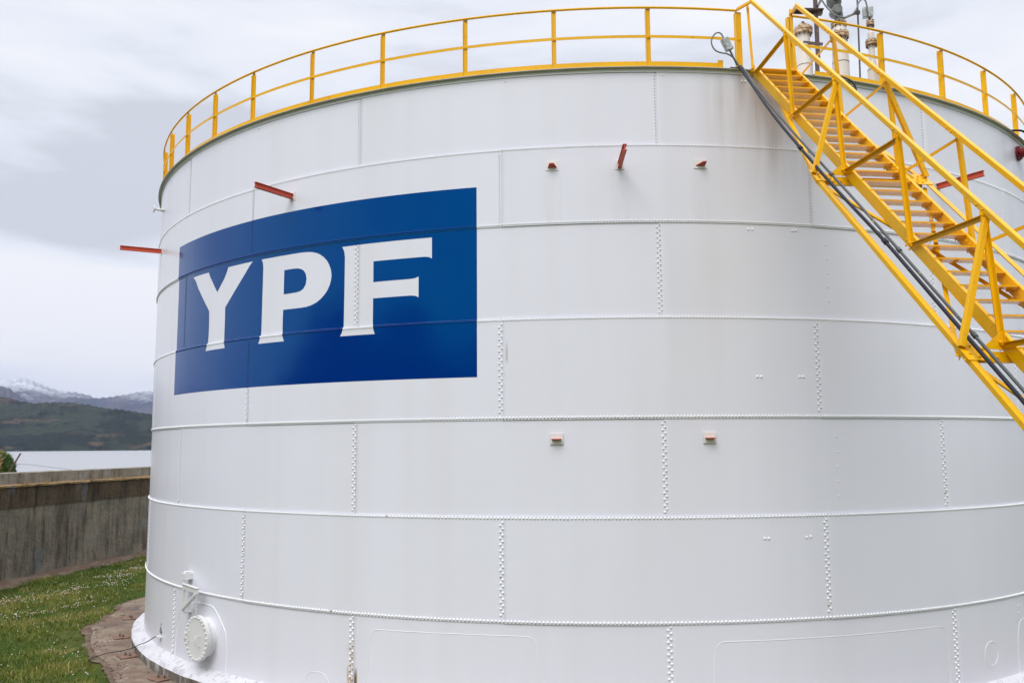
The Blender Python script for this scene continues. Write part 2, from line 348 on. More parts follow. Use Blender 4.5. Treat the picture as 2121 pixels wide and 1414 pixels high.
EXTRA = {0: [(13.51, 11.697), (13.83, 11.701), (-6.07, 11.755), (-31.8, 11.751), (6.84, 11.758)], 2: [(13.56, 8.867), (13.93, 8.87), (17.43, 8.875), (17.78, 8.879), (20.49, 8.638), (20.5, 8.366), (20.51, 8.104), (20.51, 7.843), (20.51, 7.576)], 3: [(13.8, 6.161), (14.13, 6.161), (17.44, 6.167), (17.77, 6.165)], 4: [(20.51, 5.083), (20.52, 4.813), (20.52, 4.549), (20.52, 4.281), (20.52, 4.018)], 5: [(13.87, 3.313), (14.19, 3.313), (17.4, 3.312), (17.74, 3.324)], 6: [(41.65, 1.862), (41.65, 1.708), (41.58, 1.558)]}
for c in range(7):
    zt, zb = ZS[c], ZS[c + 1]
    # the outer courses lap over their neighbours
    if c % 2: zt_, zb_ = zt + .034, zb - .036
    else: zt_, zb_ = (zt if c == 0 else zt - .005), zb + .005
    mb = MB()
    phs = list(np.arange(-180, 180.01, .5))
    for L in laps(c):
        for d in (.159, .161): phs.append((L + d + 180) % 360 - 180)
    phs = sorted(set(round(x, 3) for x in phs)); vs = []
    for ph in phs:
        r = prad(c, ph); vs += [cyl(ph, zt_, r), cyl(ph, zb_, r), cyl(ph, zt_, r - .016), cyl(ph, zb_, r - .016)]
    fs, fe = [], []
    for i in range(len(phs) - 1):
        a, b = 4 * i, 4 * i + 4
        fs.append((a + 1, b + 1, b, a))
        if c % 2 or c == 0: fe.append((a, b, b + 2, a + 2)); fe.append((a + 3, b + 3, b + 1, a + 1))
    mb.add(vs, fs, 0, True); mb.add(vs, fe, 0, False)
    items = []
    # horizontal seam under this course
    if c < 6:
        r, hh, pitch = RV[c + 1]; lowc = c if c % 2 else c + 1      # rivets sit on the outer plate
        zr = ZS[c + 1]; n = int(2 * math.pi * R / pitch); dp = 360 / n
        for k in range(n):
            ph = -180 + k * dp
            if abs(ph) < PHLIM: items.append((ph + random.uniform(-.006, .006), zr + random.uniform(-.0015, .0015), lowc, r * random.uniform(.93, 1.06), hh * random.uniform(.9, 1.08)))
    # vertical seams
    for L in laps(c):
        if abs(L) > PHLIM: continue
        if c < 2:
            r = RV[c][0]; n = int((zt - zb - .10) / .0580)
            for k in range(n): items.append((L, zb + .06 + (k + .3) * (zt - zb - .10) / n, c, r, .020))
        else:
            r, hh, _ = RV[c]; pit = (.088, .104, .108, .108, .098)[c - 2]; dd = .022 if c < 6 else .026
            n = int((zt - zb - .12) / pit)
            for k in range(n):
                z = zt - .075 - k * (zt - zb - .12) / n
                items.append((L + math.degrees(dd / R), z, c, r, hh)); items.append((L - math.degrees(dd / R), z - pit * .5, c, r, hh))
    # stray plug rivets
    for k_, (ph, z) in enumerate(EXTRA.get(c, [])): items.append((ph, z, c, .027 if (c in (0, 2, 3, 5) and k_ < 4 and not (c == 0 and k_ > 1)) else .015, .016))
    Vs, Fs, Mi = rivet_mesh(items)
    o0 = len(mb.v); mb.v += [tuple(v) for v in Vs]
    for f, m_ in zip(Fs, Mi):
        f = tuple(dict.fromkeys(f)); mb.f.append(tuple(i + o0 for i in f)); mb.mi.append(m_ + 1); mb.sm.append(True)
    mb.build('shell_course', [m_white, m_whiterv, m_bluerv, m_rustrv], tank)

# painted blue panel: one thin coat following every plate, letters left bare
cu = bpy.data.curves.new('sign_outline', 'CURVE'); cu.dimensions = '2D'; cu.fill_mode = 'FRONT'
def spl(pts):
    s = cu.splines.new('POLY'); s.points.add(len(pts) - 1); s.use_cyclic_u = True
    for p, q in zip(s.points, pts): p.co = (q[0] * .22689, q[1], 0, 1)      # degrees -> metres of arc
SX = .22689
spl(SIGN)
for L in LET.values(): spl(L)
spl(PHOLE)
co = bpy.data.objects.new('sign_outline', cu); COL.objects.link(co)
dg = bpy.context.evaluated_depsgraph_get(); me = bpy.data.meshes.new_from_object(co.evaluated_get(dg))
bpy.data.objects.remove(co); bpy.data.curves.remove(cu)
bm = bmesh.new(); bm.from_mesh(me); bpy.data.meshes.remove(me)
cuts = [(x * SX, 0) for x in np.arange(-47.5, -8.5, .5)]
for c in (1, 2, 3):
    cuts += [((L + d) * SX, 0) for L in laps(c) for d in (.158, .162) if -47.6 < L < -8.6]
for x, _ in cuts: bmesh.ops.bisect_plane(bm, geom=bm.verts[:] + bm.edges[:] + bm.faces[:], plane_co=(x, 0, 0), plane_no=(1, 0, 0), dist=1e-6)
for z in (ZS[2] - .037, ZS[2] - .035, ZS[3] + .033, ZS[3] + .035):
    bmesh.ops.bisect_plane(bm, geom=bm.verts[:] + bm.edges[:] + bm.faces[:], plane_co=(0, z, 0), plane_no=(0, 1, 0), dist=1e-6)
for v in bm.verts:
    ph, z = v.co.x / SX, v.co.y
    c = 1 if z > ZS[2] - .036 else (3 if z < ZS[3] + .034 else 2)
    v.co = cyl(ph, z, prad(c, ph) + .0015)
bm.normal_update()
for f in bm.faces:
    f.smooth = True; q = f.calc_center_median()
    if q.x * f.normal.x + q.y * f.normal.y < 0: f.normal_flip()
me = bpy.data.meshes.new('painted_panel'); bm.to_mesh(me); bm.free()
me.materials.append(m_blue); po = bpy.data.objects.new('painted_panel', me); COL.objects.link(po); setparent(po, tank); lab(po, 'dark blue painted panel with three big white letters')
me.normals_split_custom_set_from_vertices([Vector((v.co.x, v.co.y, 0)).normalized() for v in me.vertices])

# top curb angle with its rivets
mb = MB(); vs = []; phs = np.arange(-180, 180.01, .5)
prof = [(R + .008, 11.823), (R + .018, 11.823), (R + .018, 11.893), (R + .095, 11.893), (R + .095, 11.903), (R - .15, 11.903), (R - .15, 11.89), (R + .008, 11.89)]
for ph in phs: vs += [cyl(ph, z, r) for r, z in prof]
n = len(prof); mb.v = [tuple(v) for v in vs]
for i in range(len(phs) - 1):
    for k in range(n): mb.f.append((i * n + k, i * n + (k + 1) % n, (i + 1) * n + (k + 1) % n, (i + 1) * n + k)); mb.mi.append(1 if k in (0, 1) else 0); mb.sm.append(False)
K = 6
for ph in np.arange(-PHLIM, PHLIM, .31):
    n_, t_ = nrm(ph), tan_(ph); b0 = cyl(ph, 11.856, R + .018); ring = [b0 + t_ * cos(2 * math.pi * k / K) * .013 + Vector((0, 0, 1)) * sin(2 * math.pi * k / K) * .013 for k in range(K)] + [b0 + n_ * .011]
    mb.add(ring, [(k, (k + 1) % K, K) for k in range(K)], 1, True)
    b0 = cyl(ph + .15, 11.893, R + .062); ring = [b0 + t_ * cos(2 * math.pi * k / K) * .012 + n_ * sin(2 * math.pi * k / K) * .012 for k in range(K)] + [b0 - Vector((0, 0, 1)) * .009]
    mb.add(ring, [(k, (k + 1) % K, K) for k in range(K)], 1, True)
mb.build('curb_angle', [m_curb, m_whiterv], tank)
# low cone roof
mb = MB(); vs = [cyl(ph, 11.898, R - .14) for ph in range(0, 360, 4)] + [Vector((0, 0, 12.55))]
mb.add(vs, [(i, (i + 1) % 90, 90) for i in range(90)], 0, True); mb.build('roof', m_fit, tank)
# concrete ring the tank sits on, whitewashed on top
mb = MB(); vs = []
for i, ph in enumerate(phs):
    a = rad(ph); j = .012 * sin(9 * a) + .010 * sin(31 * a + 1) + .006 * sin(83 * a)
    vs += [cyl(ph, -.1, 13.29 + j * .6), cyl(ph, .235 + j, 13.30 + j * .7), cyl(ph, .30 + j, 13.24 + j), cyl(ph, .36 + j * .5, 13.12), cyl(ph, .425 + j * .3, 12.99)]
mb.add(vs, [(i * 5, i * 5 + 5, i * 5 + 6, i * 5 + 1) for i in range(len(phs) - 1)], 0, True)
mb.add(vs, [(i * 5 + k, i * 5 + 5 + k, i * 5 + 6 + k, i * 5 + k + 1) for i in range(len(phs) - 1) for k in (1, 2, 3)], 1, True)
mb.build('foundation_ring', [m_ring, m_wash], tank)

# weld outlines of patch plates
def path_tube(pts, r=.010, off=.0, closed=False):
    mb = MB(); P = []
    for i in range(len(pts) - 1):
        (a, b), (c, d) = pts[i], pts[i + 1]; m = max(1, int(abs(c - a) / .6))
        for k in range(m): P.append((a + (c - a) * k / m, b + (d - b) * k / m))
    P.append(pts[-1])
    mb.tube([cyl(a, b, prad(6, a) + off + random.uniform(-.0015, .0015)) for a, b in P], r, 6); return mb
def rr(pts, k=3):      # Chaikin smoothing
    for _ in range(k):
        q = [pts[0]]
        for a, b in zip(pts, pts[1:]): q += [(a[0] * .75 + b[0] * .25, a[1] * .75 + b[1] * .25), (a[0] * .25 + b[0] * .75, a[1] * .25 + b[1] * .75)]
        pts = q + [pts[-1]]
    return pts
welds = [rr([(-18.05, .42), (-17.95, 1.2), (-17.7, 1.655), (-16.4, 1.66), (-5.4, 1.68), (-4.0, 1.66), (-3.9, 1.3), (-3.85, .42)]),
         rr([(9.4, .42), (9.45, 1.2), (9.7, 1.585), (11.2, 1.585), (29.3, 1.58), (30.7, 1.57), (30.95, 1.2), (30.95, .42)]),
         rr([(-24.4, .42), (-24.3, .62), (-23.8, .79), (-22.3, .79), (-21.8, .66), (-21.6, .42)]),
         [(36.6 + 1.0 * cos(t) * 1.0, .92 + .225 * sin(t)) for t in np.linspace(0, 2 * math.pi, 33)],
         rr([(41.0, .42), (41.05, 1.05), (41.6, 1.40), (42.6, 1.42), (46.2, 1.42), (47.2, 1.3), (47.4, .42)])]
for wd in welds: path_tube(wd, .0060).build('weld_outline', m_whiterv, tank)
pad = [(-44.6, .42), (-44.5, 1.0), (-43.6, 1.40), (-42.6, 1.6), (-41.31, 1.49), (-40.82, 1.628), (-40.31, 1.673), (-38.99, 1.694), (-37.15, 1.691), (-36.56, 1.639), (-35.82, 1.493), (-34.81, 1.259), (-34.52, 1.137), (-34.48, .863), (-34.51, .42)]
pad[4] = (-41.4, 1.67); path_tube(rr(pad, 2), .012).build('weld_outline', m_whiterv, tank)

# red bracket arms and stubs welded to small white pads
def plate(mb, ph, z, wd, hg, th=.016, mi=0):
    mb.box(cyl(ph, z, R + .015 + th / 2), tan_(ph) * wd / 2, Vector((0, 0, 1)) * hg / 2, nrm(ph) * th / 2, mi)
for ph, z, kind in [(-56.9, 10.07, 'arm'), (-26.88, 10.07, 'arm'), (3.15, 10.05, 'arm'), (33.2, 10.07, 'arm'), (-2.26, 10.07, 'stub'), (9.7, 10.07, 'stub2')]:
    mb = MB(); wd = .17 if kind == 'arm' else .24; plate(mb, ph, z, wd, .19); pl_ = mb.build('bracket_plate', m_fit, tank, bevel=.004)
    n_, t_, u = nrm(ph), tan_(ph), Vector((0, 0, 1)); mb = MB()
    if kind == 'arm':       # T/angle section arm, one metre long, sticking straight out
        p0 = cyl(ph, z - .03, R + .02); p1 = p0 + n_ * 1.0
        mb.prism([(-.035, -.035), (.035, -.035), (.035, -.025), (.005, -.025), (.005, .065), (.035, .065), (.035, .075), (-.035, .075), (-.035, .065), (-.005, .065), (-.005, -.025), (-.035, -.025)], p0, p1, t_, u)
    else:                   # short gusset shelf cut off at a slant
        p0 = cyl(ph, z - .03, R + .03); g = 1 if kind == 'stub' else 0
        vs = [p0 - t_ * .085, p0 + t_ * .085, p0 + t_ * (.035 if g else .085) + n_ * .13 + u * .04, p0 - t_ * (.045 if g else -.02) + n_ * .13 + u * .04]
        vs2 = [v - u * .012 for v in vs]
        mb.add(vs + vs2, [(0, 1, 2, 3), (7, 6, 5, 4), (0, 4, 5, 1), (1, 5, 6, 2), (2, 6, 7, 3), (3, 7, 4, 0)])
    mb.build('bracket_arm' if kind == 'arm' else 'bracket_stub', m_red, pl_)
for ph in (-2.2, 9.72):
    mb = MB(); plate(mb, ph, 5.08, .235, .20); pl_ = mb.build('bracket_plate', m_fit, tank, bevel=.004)
    n_, t_, u = nrm(ph), tan_(ph), Vector((0, 0, 1)); p0 = cyl(ph, 5.075, R + .03); mb = MB()
    mb.box(p0 + n_ * .05, t_ * .088, n_ * .055, u * .006, 0); mb.box(p0 + n_ * .1065, t_ * .086, n_ * .0015, u * .0055, 1)
    mb.build('bracket_stub', [m_red, m_red], pl_)
# little white nozzle near the left edge
mb = MB(); p0 = cyl(-57.0, 11.17, R); n_ = nrm(-57.0); mb.tube([p0, p0 + n_ * .26], .035, 12); mb.tube([p0 + n_ * .24, p0 + n_ * .27], .095, 14); mb.tube([p0 + n_ * .02, p0 + n_ * .06], .06, 12)
mb.build('nozzle', m_fit, tank)

# manhole with bolted cover, davit and chain
PHM, ZM = -37.8, 1.045
n_, t_, u = nrm(PHM), tan_(PHM), Vector((0, 0, 1)); c0 = cyl(PHM, ZM, R)
mb = MB(); mb.tube([c0 - n_ * .1, c0 + n_ * .20], .40, 40); mb.tube([c0 + n_ * .175, c0 + n_ * .215], .462, 40)
mh_ = mb.build('manhole', m_fit, tank)
mb = MB(); mb.tube([c0 + n_ * .219, c0 + n_ * .252], .465, 40, smooth=False); cov = mb.build('manhole_cover', m_fit, mh_)
for k in range(26):
    a = 2 * math.pi * (k + .5) / 26; q = c0 + (t_ * cos(a) + u * sin(a)) * .425; mb = MB()
    mb.tube([q + n_ * .14, q + n_ * .295], .010, 6); mb.bolt(q + n_ * .252, n_, .024, .028); mb.bolt(q + n_ * .175, -n_, .024, .022); mb.build('cover_bolt', m_fit, mh_)
for sx_, dz in ((-.30, .02), (.16, -.02)):
    mb = MB(); q = c0 + t_ * sx_ + n_ * .25 + u * dz; h_ = .10
    mb.tube([q + u * h_, q + u * h_ + n_ * .10, q - u * h_ + n_ * .10, q - u * h_], .009, 6); mb.build('cover_handle', m_fit, mh_)
# davit
PHD = -41.3; dn, dt = nrm(PHD), tan_(PHD); d0 = cyl(PHD, 0, R)
mb = MB(); mb.bar(d0 + dn * .17 + u * 1.44, d0 + dn * .17 + u * 2.20, .05, .05, up=dn)
mb.box(d0 + dn * .10 + u * 2.22, dt * .10, u * .065, dn * .10)
mb.tube([d0 + dn * .0 + u * 2.30, d0 + dn * .16 + u * 2.31, d0 + dn * .17 + u * 2.24], .022, 8)
mb.box(d0 + dn * .09 + u * 1.455, dt * .045, u * .012, dn * .11)
ax_ = (c0 + n_ * .27 - (d0 + dn * .17)); ax_.z = 0; L_ = ax_.length; ax_.normalize()
pA = d0 + dn * .17 + u * 2.005; pB = pA + ax_ * (L_ + .03)
mb.bar(pA, pB, .05, .11); mb.box((pA + pB) / 2 + u * .058, ax_ * (L_ / 2 + .03), ax_.cross(u) * .045, u * .004)
mb.bar(pA - u * .47, pB - ax_ * .06 - u * .06, .05, .075, up=ax_.cross(u))
dav = mb.build('davit', m_fit, tank)
mb = MB(); q = pB - ax_ * .03 - u * .055
mb.tube([q + t_ * .03 - u * .0, q - u * .04, q - t_ * .03], .008, 6)
for k in range(7):
    L0 = q - u * (.03 + k * .052); s_ = t_ if k % 2 else n_
    ln = .034 if k != 3 else .07
    if k > 3: L0 = L0 - u * .05
    mb.tube([L0 + s_ * .014, L0 + s_ * .014 - u * ln, L0 - s_ * .014 - u * ln, L0 - s_ * .014, L0 + s_ * .014], .0095, 5)
mb.build('chain', m_fit, dav)
# black stencil mark and earthing lug
mb = MB(); q = lambda a, z: cyl(a, z, prad(6, a) + .004)
def stroke(a, b, wd=.012):
    p, r_ = q(*a), q(*b); d = (r_ - p).normalized(); s_ = d.cross(nrm(a[0])).normalized() * wd
    mb.add([p + s_, p - s_, r_ - s_, r_ + s_], [(0, 1, 2, 3)])
for a, b in (((-49.43, .865), (-49.78, .745)), ((-49.43, .865), (-49.02, .75)), ((-49.72, .742), (-49.05, .742)), ((-49.25, .80), (-48.95, .71)), ((-49.5, .79), (-49.35, .79)), ((-49.2, .715), (-49.0, .715))): stroke(a, b)
mb.add([q(-49.38 + .13 * cos(t), .925 + .022 * sin(t)) for t in np.linspace(0, 2 * math.pi, 11)[:-1]], [tuple(range(10))])
mb.build('stencil_mark', m_blk, tank)
mb = MB(); q0 = cyl(-49.2, .655, R); mb.box(q0 + nrm(-49.2) * .05, tan_(-49.2) * .07, u * .022, nrm(-49.2) * .05); mb.bar(q0 + nrm(-49.2) * .02 + u * .08, q0 + nrm(-49.2) * .02 - u * .09, .02, .02, up=nrm(-49.2))
mb.build('earth_lug', m_fit, tank)

# ------------------------------------------------------------------ guard rail round the roof
rail = thing('guard_rail', 'yellow steel guard rail running round the rim of the tank roof', 'railing', (0, 0, 11.9))
G0, G1 = 13.35, 18.2        # the stair gate gap (degrees)
def arc(a, b, z, r, step=1.0):
    n = max(2, int(abs(b - a) / step)); return [cyl(a + (b - a) * i / n, z, r) for i in range(n + 1)]
mb = MB(); mb.tube(arc(G1, G0 + 360, 13.095, R - .01), .024, 8); mb.build('top_rail', m_yel, rail)
def flat(a, b, z0, z1, r, th, name, step=1.0):
    mb = MB(); n = max(2, int((b - a) / step)); vs = []
    for i in range(n + 1):
        ph = a + (b - a) * i / n; vs += [cyl(ph, z0, r), cyl(ph, z1, r), cyl(ph, z1, r - th), cyl(ph, z0, r - th)]
    mb.add(vs, [(i * 4 + k, i * 4 + (k + 1) % 4, i * 4 + 4 + (k + 1) % 4, i * 4 + 4 + k) for i in range(n) for k in range(4)], 0, False)
    mb.add(vs, [(0, 1, 2, 3), (n * 4 + 3, n * 4 + 2, n * 4 + 1, n * 4)]); return mb.build(name, m_yel, rail)
flat(G1, G0 + 360, 12.50, 12.555, R - .01, .008, 'mid_rail')
flat(20.3, 371.6, 11.91, 12.04, R - .012, .008, 'toe_board')
mb = MB(); mb.box(cyl(11.75, 11.99, R - .005), tan_(11.75) * .05, Vector((0, 0, .095)), nrm(11.75) * .012); mb.build('toe_board_end', m_yel, rail)
posts = [13.5, 5.79, -2.0, -9.56, -17.27, -24.95, -33.05, -40.05, -47.2, -54.4, -61.5] + [-69 - 7.6 * k for k in range(12)] + [18.25, 27.7, 35.6, 43.4, 51.9, 60, 68] + [76 + 7.7 * k for k in range(12)]
for i, ph in enumerate(posts):
    big = i in (0, 23)
    mb = MB(); t_, n_ = tan_(ph), nrm(ph); wd = .115 if big else .085
    p0 = cyl(ph, 11.903, R - .03) - t_ * wd / 2; p1 = p0 + Vector((0, 0, 1.175))
    mb.angle(p0, p1, t_, -n_, wd, .008, .085)
    mb.angle(p0 + n_ * .001 + t_ * .0, p0 + n_ * .001 + Vector((0, 0, 1.13)), -t_ * 0 + t_, n_, .035, .006, .03)
    mb.bolt(cyl(ph, 12.527, R - .02), n_, .014, .02)
    mb.build('post', m_yel, rail)

# ------------------------------------------------------------------ stairway
P0 = Vector((3.282, -12.734, 11.824)); HH = Vector((-.211, .9775, 0)).normalized(); TT = Vector((HH.y, -HH.x, 0)); U = Vector((0, 0, 1))
SL = .944
def ST(s, w, z=0.0): return P0 - HH * s + TT * w + U * (z - SL * s)
DN = (-HH - U * SL).normalized()                # down the slope
NN = DN.cross(TT); NN = NN if NN.z > 0 else -NN    # slope normal, upwards
NN.normalize()
stair = thing('stairway', 'straight yellow steel stairway with trussed handrails climbing to the tank roof', 'stairway', ST(12.35, .375, 0))
SEND = 12.42
W = .78
for w_, sg in ((0, 1), (W, 1)):
    mb = MB(); prof = [(0, 0), (.05 * sg, 0), (.05 * sg, .010), (.010 * sg, .010), (.010 * sg, .150), (.05 * sg, .150), (.05 * sg, .160), (0, .160)]
    mb.prism(prof, ST(-.08, w_, -.12), ST(SEND, w_, -.12), TT, NN); mb.build('stringer', m_yel, stair, bevel=.003)
k = 0
while True:
    s = .055 + .224 * k
    if s > SEND - .05: break
    mb = MB(); zt = 11.824 + .058 - .2115 * k; c_ = P0 - HH * (s - .12) + TT * (W / 2 + .005); c_.z = zt - .003
    wd = W / 2 - .006; mb.box(c_, TT * wd, HH * .125, U * .0045)
    for w_ in (.018, W - .012):
        mb.box(P0 * 0 + Vector((0, 0, 0)) + (c_ - TT * (W / 2 + .005) + TT * w_) - U * .02, TT * .004, HH * .10, U * .017)
    mb.box(c_ - HH * .1275 - U * .004, TT * wd, HH * .002, U * .010, 1)
    mb.build('tread', [m_tread, m_yel], stair); k += 1
# handrails: peak then short level return to the roof rail
RH = {0: 1.40, W: 1.455}
for w_ in (0, W):
    mb = MB(); hz = RH[w_] - .02; s0 = -.06 if w_ == 0 else .17
    mb.bar(ST(s0, w_, hz), ST(SEND - .25, w_, hz), .062, .066, up=NN)
    e_ = cyl(G0 if w_ == 0 else G1, 13.10, R - .01); mb.bar(ST(s0 + .02, w_, hz), e_ + Vector((0, 0, .015)), .055, .05)
    mb.build('handrail', m_yel, stair, bevel=.006)
NODES = [1.47 + 1.55 * i for i in range(7)]
for w_ in (0, W):
    sgn = -1 if w_ == 0 else 1; off = w_ - .012 if w_ == 0 else w_ + .062
    top = RH[w_] - .045
    mb = MB(); mb.angle(ST(-.03, off, .06), ST(-.16, off, 1.30 if w_ == 0 else 1.22), -TT * 1.0, HH, .05, .006, .05); mb.build('post', m_yel, stair)
    for i, s in enumerate(NODES):
        st_ = s - .15; mb = MB()
        b_, t2 = ST(s, off, -.05), ST(st_, off, top)
        if w_ == 0:
            mb.angle(b_, t2, HH, -TT, .055, .006, .05); mb.angle(b_ - HH * .004, t2 - HH * .004, -HH, -TT, .055, .006, .05)
        else: mb.angle(b_, t2, HH, TT, .06, .006, .05)
        post_ = mb.build('post', m_yel, stair)
        sp = 0.02 if i == 0 else NODES[i - 1]
        mb = MB(); a_, c2 = ST(sp + .04, off - (.012 if w_ == 0 else 0), .02), ST(st_ + .02, off - (.012 if w_ == 0 else 0), top - .03); d = (c2 - a_).normalized(); up_ = TT.cross(d); up_ = up_ if up_.z > 0 else -up_
        mb.angle(a_, c2, -up_, -TT if w_ == 0 else TT, .06 if w_ == 0 else .045, .006, .05 if w_ == 0 else .006 * 1.5)
        mb.build('diagonal', m_yel, stair)
        for du, dh in ((.05, .03), (.05, -.03), (-.03, .03), (-.03, -.04)): mb = MB(); mb.bolt(ST(s + dh, w_ - (.062 if w_ == 0 else .002), -.03 + du), -TT, .018, .016); mb.build('bolt', m_yel, post_)
        for dq in (0, .09): mb = MB(); mb.bolt(ST(st_ - dq, w_ - .033, top + .02), -TT, .016, .014); mb.build('bolt', m_yel, post_)
# outrigger beams, their knee gussets and braces up to the handrail
WL, WR = -.50, 1.28
OUT = [NODES[1], NODES[3], NODES[5]]
for s in OUT:
    mb = MB(); za = -.215
    # channel, web facing down the stair
    base = ST(s + .02, 0, za); a_, b_ = base + TT * (WL + .09), base + TT * (WR - .09)
    mb.prism([(0, 0), (.06, 0), (.06, .008), (.008, .008), (.008, .112), (.06, .112), (.06, .12), (0, .12)], a_, b_, HH, U)
    for wq in (-.32, -.1, .3, .9, 1.1): mb.bolt(base + TT * wq + U * .06, -HH, .016, .014)
    mb.build('outrigger_beam', m_yel, stair)
    for w_, we, sg in ((0, WL, -1), (W, WR, 1)):
        mb = MB(); g = ST(s, w_, -.10) - HH * .012
        p = [g + TT * sg * .008 + U * .012, g + TT * sg * .30 + U * .012, g + TT * sg * .01 + U * .22]
        mb.add(p + [x - HH * .010 for x in p], [(0, 1, 2), (5, 4, 3), (0, 3, 4, 1), (1, 4, 5, 2), (2, 5, 3, 0)]); mb.build('knee_plate', m_yel, stair)
        mb = MB(); zz = -.085          # bolted gusset lying in the slope of the chord
        c_ = ST(s, we, zz); pts = [c_ + DN * -.16 + TT * -sg * -.02, c_ + DN * .19 + TT * -sg * -.02, c_ + DN * .20 + TT * -sg * .22, c_ + DN * .02 + TT * -sg * .30, c_ + DN * -.14 + TT * -sg * .16]
        mb.add([x for x in pts] + [x - NN * .01 for x in pts], [(0, 1, 2, 3, 4), (9, 8, 7, 6, 5)] + [(i, (i + 1) % 5, 5 + (i + 1) % 5, 5 + i) for i in range(5)])
        for a, b in ((-.09, .04), (.0, .06), (.08, .05), (.14, .13), (.04, .17), (-.05, .12), (.12, .20)): mb.bolt(c_ + DN * a + TT * -sg * b, NN, .018, .017)
        mb.build('gusset_plate', m_yel, stair)
        mb = MB(); tp = ST(s - .13, w_ + sg * .01, RH[w_] - .12); bt = ST(s - .0, we - sg * -.0, -.06)
        mb.bar(bt, tp, .07, .06, up=HH); mb.build('brace', m_yel, stair, bevel=.004)
for we, sg, w_ in ((WL, -1, 0), (WR, 1, W)):
    mb = MB(); zz = -.10; s1 = 1.15
    a_ = ST(.85, w_ + sg * (-.05 if sg < 0 else 0.0), -.13); b_ = ST(OUT[0], we, zz)
    mb.angle(a_, b_, TT * -sg, -NN, .075, .008, .06); mb.angle(b_, ST(SEND - 1.4, we, zz), TT * -sg, -NN, .075, .008, .06)
    mb.build('wind_chord', m_yel, stair)
allw = [(OUT[0], OUT[1]), (OUT[1], OUT[2])]
for sa, sb in allw:
    for wa, wb, dz in ((WL, WR, -.135), (WR, WL, -.20)):
        mb = MB(); a_, b_ = ST(sa + .05, wa * .97, dz), ST(sb - .04, wb * .97, dz); d = (b_ - a_).normalized(); sd_ = d.cross(NN).normalized()
        mb.angle(a_, b_, sd_, -NN, .055, .006, .05); mb.build('wind_diagonal', m_yel, stair)
# base plate and top seats
mb = MB(); mb.box(ST(SEND, W / 2, 0) * 1 + U * (.02 - ST(SEND, 0, 0).z + .0), TT * .6, HH * .2, U * .03); mb.build('base_plate', m_yel, stair)
for w_ in (0, W):
    mb = MB(); q = ST(-.12, w_ - .01, -.02); mb.box(q, TT * .012, HH * .10, U * .055); mb.box(q - U * .055 + HH * .03, TT * .06, HH * .12, U * .006)
    for a in (-.06, 0, .05): mb.bolt(q + HH * a - TT * .012, -TT, .016, .014)
    mb.build('top_seat', m_yel, stair)

# ------------------------------------------------------------------ cable conduits along the stair
def smooth(P, k=3):
    P = [Vector(p) for p in P]
    for _ in range(k):
        q = [P[0]]
        for a, b in zip(P, P[1:]): q += [a * .75 + b * .25, a * .25 + b * .75]
        P = q + [P[-1]]
    return P
D_ = [(0.20, -.30), (1.64, -.455), (2.71, -.465), (3.57, -.472), (4.55, -.41), (5.28, -.418), (6.72, -.428), (8.5, -.43), (10.2, -.43), (12.0, -.43)]
GR = [(0.20, -.25), (0.63, -.32), (2.09, -.36), (2.95, -.345), (3.81, -.325), (4.6, -.328), (5.6, -.335), (6.7, -.325), (8.5, -.33), (10.2, -.33), (12.0, -.33)]
rim_p = cyl(13.0, 11.93, R + .10)
P_ = [rim_p + Vector((0.02, 0.03, 0.01)), rim_p + Vector((.01, -.06, -.02))] + [ST(s, w_, .05) for s, w_ in D_]
cnd = thing('cable_conduit', 'dark grey cable conduit running down the outside of the yellow stairway', 'conduit', ST(12, -.43, 0), 'cable conduits beside the stairway')
mb = MB(); mb.tube(smooth(P_), .0225, 10); mb.build('pipe', m_cable, cnd)
for s, w_ in ((2.55, -.464), (4.62, -.412)):
    mb = MB(); mb.tube([ST(s - .025, w_, .05), ST(s + .035, w_, .05)], .035, 10); mb.build('coupling', m_cable, cnd)
gnd_ = thing('cable_conduit', 'paint-flecked galvanised conduit between the dark conduit and the stair stringer', 'conduit', ST(12, -.33, 0), 'cable conduits beside the stairway')
P_ = [rim_p + Vector((.06, .03, .03)), rim_p + Vector((.06, -.05, 0))] + [ST(s, w_, .055) for s, w_ in GR]
mb = MB(); mb.tube(smooth(P_), .0185, 10); mb.build('pipe', m_galv, gnd_)
for s, w_ in ((3.22, -.338), (4.78, -.329), (6.10, -.33)):
    mb = MB(); mb.tube([ST(s - .02, w_, .055), ST(s + .03, w_, .055)], .030, 10); mb.build('pipe_clamp', m_galv, gnd_)

# junction box on its stalk with flexible hose
jb = thing('junction_box', 'grey junction box with looped flexible hose beside the stair head', 'junction box', cyl(12.75, 11.9, R + .1))
bx0, bx1 = cyl(11.93, 12.47, R + .10), cyl(12.42, 12.24, R + .10); d = (bx1 - bx0).normalized(); n_ = nrm(12.2); sd_ = d.cross(n_).normalized()
mb = MB(); mb.box((bx0 + bx1) / 2, d * .125, sd_ * .07, n_ * .045); mb.build('box_body', m_box, jb, bevel=.012)
mb = MB(); mb.box((bx0 + bx1) / 2 + n_ * .051, d * .115, sd_ * .062, n_ * .006); mb.tube([bx0 - d * .02, bx0 + d * .02], .02, 8); mb.build('box_lid', m_box, jb)
mb = MB(); mb.tube([bx1 - d * .02, bx1 + d * .05, cyl(13.0, 11.96, R + .10)], .017, 8); mb.build('stalk', m_galv, jb)
mb = MB(); mb.tube(smooth([bx0, cyl(11.72, 12.58, R + .1), cyl(11.25, 12.58, R + .1), cyl(10.8, 12.42, R + .1), cyl(11.05, 12.24, R + .1), cyl(11.6, 12.185, R + .1), cyl(12.2, 12.18, R + .1), cyl(12.75, 12.10, R + .1), cyl(13.15, 11.95, R + .1)]), .0145, 8); mb.build('flexible_hose', m_greyc, jb)
